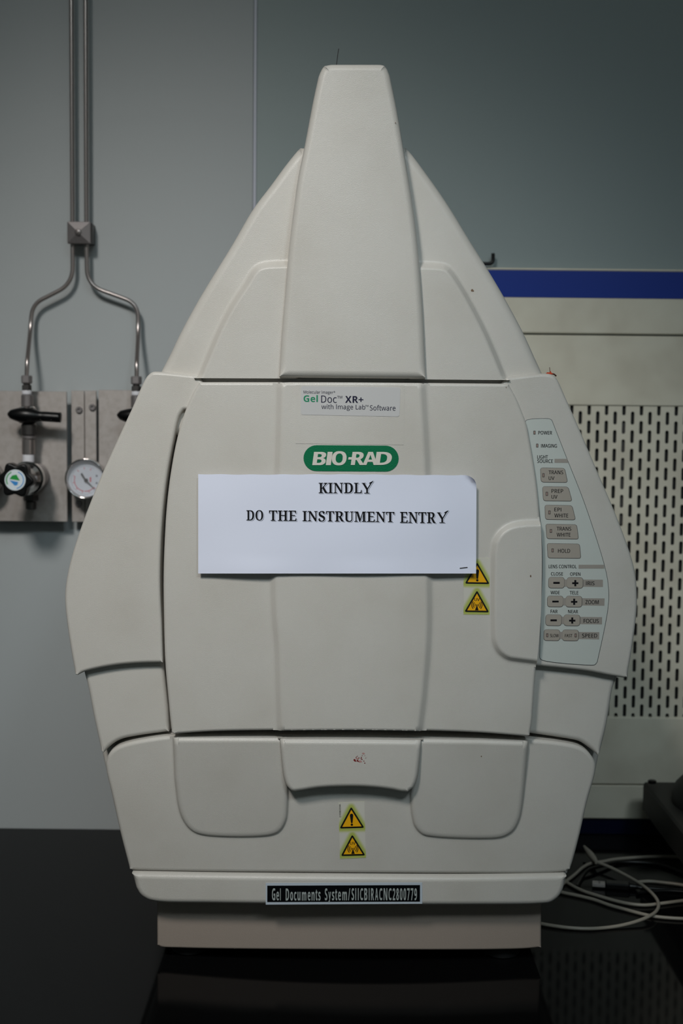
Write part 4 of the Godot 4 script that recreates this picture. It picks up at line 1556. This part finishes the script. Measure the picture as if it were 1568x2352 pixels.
# ---------------------------------------------------------------- the paper notice on the door
func notice() -> void:
	var zr := func(x, y): return bow(x) + 0.0075
	var xb: float = P(985, 1200, 0).x
	var xe: float = P(1093, 1200, 0).x
	var xl: float = P(455, 1200, 0).x
	var xi: float = P(630, 1200, 0).x
	var yb: float = P(800, 1317, 0).y
	var yt: float = P(800, 1090, 0).y
	var corner := P(1094, 1092, 0)
	var zp := func(x, y):
		var z: float = bow(x) + 0.0062
		z -= 0.0030 * smoothstep(xb, xe, x) + 0.0034 * (1.0 - smoothstep(xl, xi, x))
		z += 0.0011 * smoothstep(yb + 0.02, yb, y) * (0.6 + 0.4 * sin(x * 55.0))
		z += 0.00035 * sin(x * 46.0 + y * 30.0) + 0.00025 * sin(x * 21.0 - y * 75.0)
		return z
	var t := thing("paper_notice", "white paper notice asking for instrument entry, taped across the door", "notice", P(775, 1200, 0.006))
	var a := Acc.new()
	var nu := 72
	var nv := 30
	var grid := []
	for j in nv + 1:
		for i in nu + 1:
			var u := float(i) / nu
			var v := float(j) / nv
			var px := lerpf(455.0, lerpf(1094.0, 1093.0, v), u)
			var top := 1089.0 + 1.0 * sin(u * 9.0) * 0.6 + 2.0 * u + 0.5 * sin(u * 57.0)
			var py := lerpf(top, 1317.3, v)
			# the rounded, turned-back corner
			var d := ((px - 1060.0) / 34.0 + (1124.0 - py) / 34.0) - 1.0
			var back := 0.0
			if d > 0.0:
				px -= 9.0 * d * d; py += 9.0 * d * d
				back = -0.0075 * pow(minf(d, 1.0), 1.4)
			var p := S(px, py, zp)
			grid.append(Vector3(p.x, p.y, p.z - back))
	for side in 2:
		var first := a.v.size()
		for j in nv + 1:
			for i in nu + 1:
				var p: Vector3 = grid[j * (nu + 1) + i]
				var dx: Vector3 = grid[j * (nu + 1) + mini(i + 1, nu)] - grid[j * (nu + 1) + maxi(i - 1, 0)]
				var dy: Vector3 = grid[maxi(j - 1, 0) * (nu + 1) + i] - grid[mini(j + 1, nv) * (nu + 1) + i]
				var nn := dx.cross(dy).normalized()
				a.put(p - nn * 0.00012 * side, nn * (1.0 if side == 0 else -1.0))
		for j in nv:
			for i in nu:
				var q := first + j * (nu + 1) + i
				a.quad(q, q + 1, q + nu + 2, q + nu + 1)
	part("sheet", a, M.paper, t)
	var serif := font("Droid Serif", 700)
	var k := 3.0154
	var words := [["KINDL", 578, 57, 876, 129, 0.0], ["DO", 78, 246, 194, 318, 0.0], ["THE", 234, 248, 424, 320, 1.5], ["INSTRUMENT", 466, 251, 1102, 324, 6.5], ["ENTR", 1141, 258, 1388, 334, 3.0]]
	var dark := Acc.new()
	var grey := Acc.new()
	var white := Acc.new()
	for w in words:
		var A := Vector2(540 + w[1] / k, 1090 + w[2] / k)
		var B := Vector2(540 + w[3] / k, 1090 + (w[2] + w[5]) / k)
		var C := Vector2(540 + w[1] / k, 1090 + w[4] / k)
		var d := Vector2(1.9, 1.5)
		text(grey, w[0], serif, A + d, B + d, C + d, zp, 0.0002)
		d = Vector2(1.2, 0.9)
		text(white, w[0], serif, A + d, B + d, C + d, zp, 0.0003)
		text(dark, w[0], serif, A, B, C, zp, 0.0004)
	# both Ys with their long upswept arms
	for o in [Vector2(0, 0), Vector2(520, 204)]:
		for piece in [[881, 61, 896, 61, 919, 99, 919, 105, 907, 105], [876, 57.5, 903, 57.5, 903, 61.5, 876, 61.5], [907, 100, 919, 100, 919, 127, 907, 127], [894, 126, 929, 126, 930, 131, 893, 131], [918, 104, 913, 98, 934, 63, 925, 61.5, 931, 55, 957, 42, 952, 53, 944, 61]]:
			for layer in [[grey, Vector2(1.9, 1.5), 0.0002], [white, Vector2(1.2, 0.9), 0.0003], [dark, Vector2.ZERO, 0.0004]]:
				var p := PackedVector2Array()
				for i in range(0, piece.size(), 2): p.append(Vector2(540 + (piece[i] + o.x) / k, 1090 + (piece[i + 1] + o.y) / k) + layer[1])
				flat(layer[0], p, zp, layer[2])
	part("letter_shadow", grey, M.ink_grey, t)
	part("letter_outline", white, M.paper, t)
	part("lettering", dark, M.ink, t)
	a = Acc.new()
	var s0 := S(1055.5, 1305, zp) + Vector3(0, 0, 0.0004)
	var s1 := S(1073, 1303, zp) + Vector3(0, 0, 0.0004)
	tube(a, PackedVector3Array([s0, s0.lerp(s1, 0.5), s1]), 0.00045, 8)
	part("staple", a, M.nut_dark, t)

# ---------------------------------------------------------------- the dark stand and what lies on the bench
func stand() -> void:
	var t := thing("equipment_stand", "dark grey raised equipment stand beside the vent unit above the cables", "stand", P(1600, 1850, -0.40))
	var c := P(1476, 1795, -0.47)
	var bot := P(1479, 1863, -0.47)
	var a := Acc.new()
	var xr := c.x + 0.42
	box(a, Vector3(c.x, bot.y, -0.47), Vector3(xr, c.y, -0.13), 0.003)
	part("slab", a, M.box_black, t)
	for z in [-0.45, -0.16]:
		a = Acc.new()
		box(a, Vector3(c.x + 0.16, 0.0003, z - 0.012), Vector3(c.x + 0.19, bot.y + 0.002, z + 0.012), 0.002)
		part("leg", a, M.box_black, t)
		a = Acc.new()
		box(a, Vector3(xr - 0.04, 0.0003, z - 0.012), Vector3(xr - 0.01, bot.y + 0.002, z + 0.012), 0.002)
		part("leg", a, M.box_black, t)
	a = Acc.new()
	lathe(a, P(1497, 1795, -0.44), Vector3.UP, [Vector2(-0.002, 0.006), Vector2(0.0012, 0.006), Vector2(0.0022, 0.004)], 20)
	part("button_stud", a, M.knob, t)
	var d := thing("dark_device", "dark rounded device sitting on the raised equipment stand", "device", Vector3(c.x + 0.16, c.y + 0.0002, -0.36))
	a = Acc.new()
	var q := P(1548, 1795, -0.36)
	var rr := 0.11
	lathe(a, Vector3(q.x + rr, c.y + 0.0003, -0.36), Vector3.UP, [Vector2(0, rr), Vector2(0.010, rr - 0.0005), Vector2(0.020, rr - 0.004), Vector2(0.030, rr - 0.013), Vector2(0.036, rr - 0.026), Vector2(0.040, rr - 0.05), Vector2(0.041, 0.0)], 56, true)
	part("shell", a, M.box_black, d)

func on_bench(pix: Array, r: float, lifts := {}) -> Array:
	var out := []
	for i in range(0, pix.size(), 2):
		out.append(G(pix[i], pix[i + 1], r + 0.0003 + lifts.get(i / 2, 0.0)))
	return out

func cables() -> void:
	var r := 0.0021
	var a := Acc.new()
	var t := thing("usb_cable", "beige cable looping round on the bench with a pale plug at its end", "cable", G(1450, 2060, 0))
	tube(a, spline(on_bench([1368, 1979, 1399.5, 1991.7, 1436, 2010, 1473, 2032, 1499, 2054, 1511, 2072.6, 1508, 2091, 1488, 2105.7, 1454.6, 2118.5, 1408.7, 2128.6, 1353.5, 2133, 1307.6, 2131, 1280, 2127.7, 1245, 2122, 1225, 2117], r, {0: 0.006, 1: 0.0055, 2: 0.005, 3: 0.0048, 4: 0.0048, 5: 0.0046, 6: 0.0046, 7: 0.0044, 8: 0.002})), r, 14)
	part("cord", a, M.cable, t)
	a = Acc.new()
	var p0 := G(1370, 1981, 0.0085)
	var p1 := G(1341, 1944, 0.012)
	var dr := p1 - p0
	lathe(a, p0, dr, [Vector2(0, 0.0024), Vector2(0.006, 0.0030), Vector2(0.014, 0.0042), Vector2(0.026, 0.0046), Vector2(0.036, 0.0040), Vector2(dr.length(), 0.0016)], 18, true)
	part("plug", a, M.cable, t, "pale moulded plug")
	var more := [
		["beige cable running out from behind the imager to the stand, furthest back", [1285, 2036, 1304, 2021, 1320.4, 2008, 1339, 1991.7, 1357, 1982.5, 1383, 1979, 1408.7, 1974, 1445.4, 1970.5, 1491.4, 1968, 1537, 1968, 1610, 1972], {}, M.cable],
		["beige cable sagging across under the loop towards the stand", [1280, 2012, 1304, 2028.5, 1335, 2045, 1368, 2056, 1408.7, 2068, 1445.4, 2076, 1482, 2079, 1519, 2075, 1565, 2069, 1640, 2060], {}, M.cable],
		["beige cable lying nearest the bench front, below the sagging one", [1270, 2044, 1294.7, 2050.5, 1326, 2057, 1362.7, 2066, 1399.5, 2079, 1436, 2089, 1473, 2099, 1500.6, 2104.7, 1537, 2108.4, 1568, 2110, 1640, 2112], {}, M.cable],
		["short beige cable beyond the black plug", [1462, 2026, 1491, 2024, 1519, 2026.6, 1556, 2031, 1640, 2046], {}, M.cable],
		["black cable arching across the bench behind the beige loop", [1324, 2036, 1338, 2012, 1352, 1998, 1388.5, 1987.5, 1418, 1981.5, 1454.6, 1980, 1500.6, 1984, 1537, 1993.5, 1568, 2006, 1640, 2040], {2: 0.003, 3: 0.002}, M.cable_black],
		["black cable running flat under the stand by the plug", [1462, 2052, 1490, 2048, 1530, 2046, 1568, 2048, 1640, 2054], {}, M.cable_black]]
	for m in more:
		a = Acc.new()
		t = thing("cable", m[0], "cable", G(1450, m[1][5], 0))
		tube(a, spline(on_bench(m[1], r, m[2])), r if m[3] == M.cable else 0.0024, 14)
		part("cord", a, m[3], t)
	t = thing("usb_plug", "black plug with bright metal tip lying inside the cable loop", "plug", G(1405, 2034, 0))
	var h := 0.0045
	var q0 := G(1389, 2031.5, h)
	var q1 := G(1450, 2036, h)
	var dir := (q1 - q0).normalized()
	var xf := Transform3D(Basis(dir, Vector3.UP, dir.cross(Vector3.UP)), q0)
	a = Acc.new()
	box(a, Vector3(0, -0.0042, -0.0078), Vector3(0.032, 0.0045, 0.0078), 0.0018, xf)
	lathe(a, xf * Vector3(0.031, 0, 0), dir, [Vector2(0, 0.0048), Vector2(0.008, 0.0036), Vector2(0.012, 0.0026)], 18)
	part("plug_body", a, M.cable_black, t)
	a = Acc.new()
	box(a, Vector3(-0.0165, -0.0022, -0.006), Vector3(0.001, 0.0022, 0.006), 0.0005, xf)
	part("metal_tip", a, M.steel, t)
	a = Acc.new()
	for z in [-0.0026, 0.0026]: box(a, Vector3(-0.0085, 0.0021, z - 0.0010), Vector3(-0.0062, 0.00235, z + 0.0010), 0.0001, xf)
	part("tip_hole", a, M.dark, t)
	a = Acc.new()
	tube(a, spline([xf * Vector3(0.040, 0, 0), G(1475, 2039, 0.004), G(1520, 2042, 0.0028), G(1568, 2043, 0.0028), G(1640, 2048, 0.0028)]), 0.0024, 12)
	part("cord", a, M.cable_black, t)

func small_things() -> void:
	var t := thing("petal_scrap", "tiny dried orange petal scrap on the imager's shoulder ledge", "scrap", P(1260, 857, -0.04))
	var z := func(x, y): return bow(x) - 0.024
	var a := Acc.new()
	sheet(a, PackedVector2Array([Vector2(1253.5, 857.5), Vector2(1257, 855), Vector2(1261.5, 855.5), Vector2(1264, 852), Vector2(1266.5, 856.5), Vector2(1271, 858.5), Vector2(1264, 860.2), Vector2(1258, 859.5)]), z, 0.001, 0.0012, 0.2)
	part("petal", a, M.petal, t)
	a = Acc.new()
	tube(a, spline([S(1262.5, 855, z), S(1262.2, 849, z), S(1261.8, 843.5, z)], 0.002), 0.0003, 8)
	tube(a, spline([S(1245, 863.5, z), S(1249, 860.5, z), S(1256, 859.8, z)], 0.002), 0.0006, 8)
	tube(a, spline([S(1266, 858.5, z), S(1272, 859.5, z), S(1277, 864, z)], 0.002), 0.0008, 8)
	part("withered_edge", a, M.petal_dark, t)
	t = thing("loose_thread", "short dark thread standing up behind the top of the camera hood", "thread", P(774, 143, -0.06))
	var zt := func(x, y): return -0.06
	a = Acc.new()
	tube(a, spline([S(772.5, 150, zt), S(774.5, 132, zt), S(777.5, 112, zt)], 0.003), 0.0004, 8)
	part("strand", a, M.thread, t)
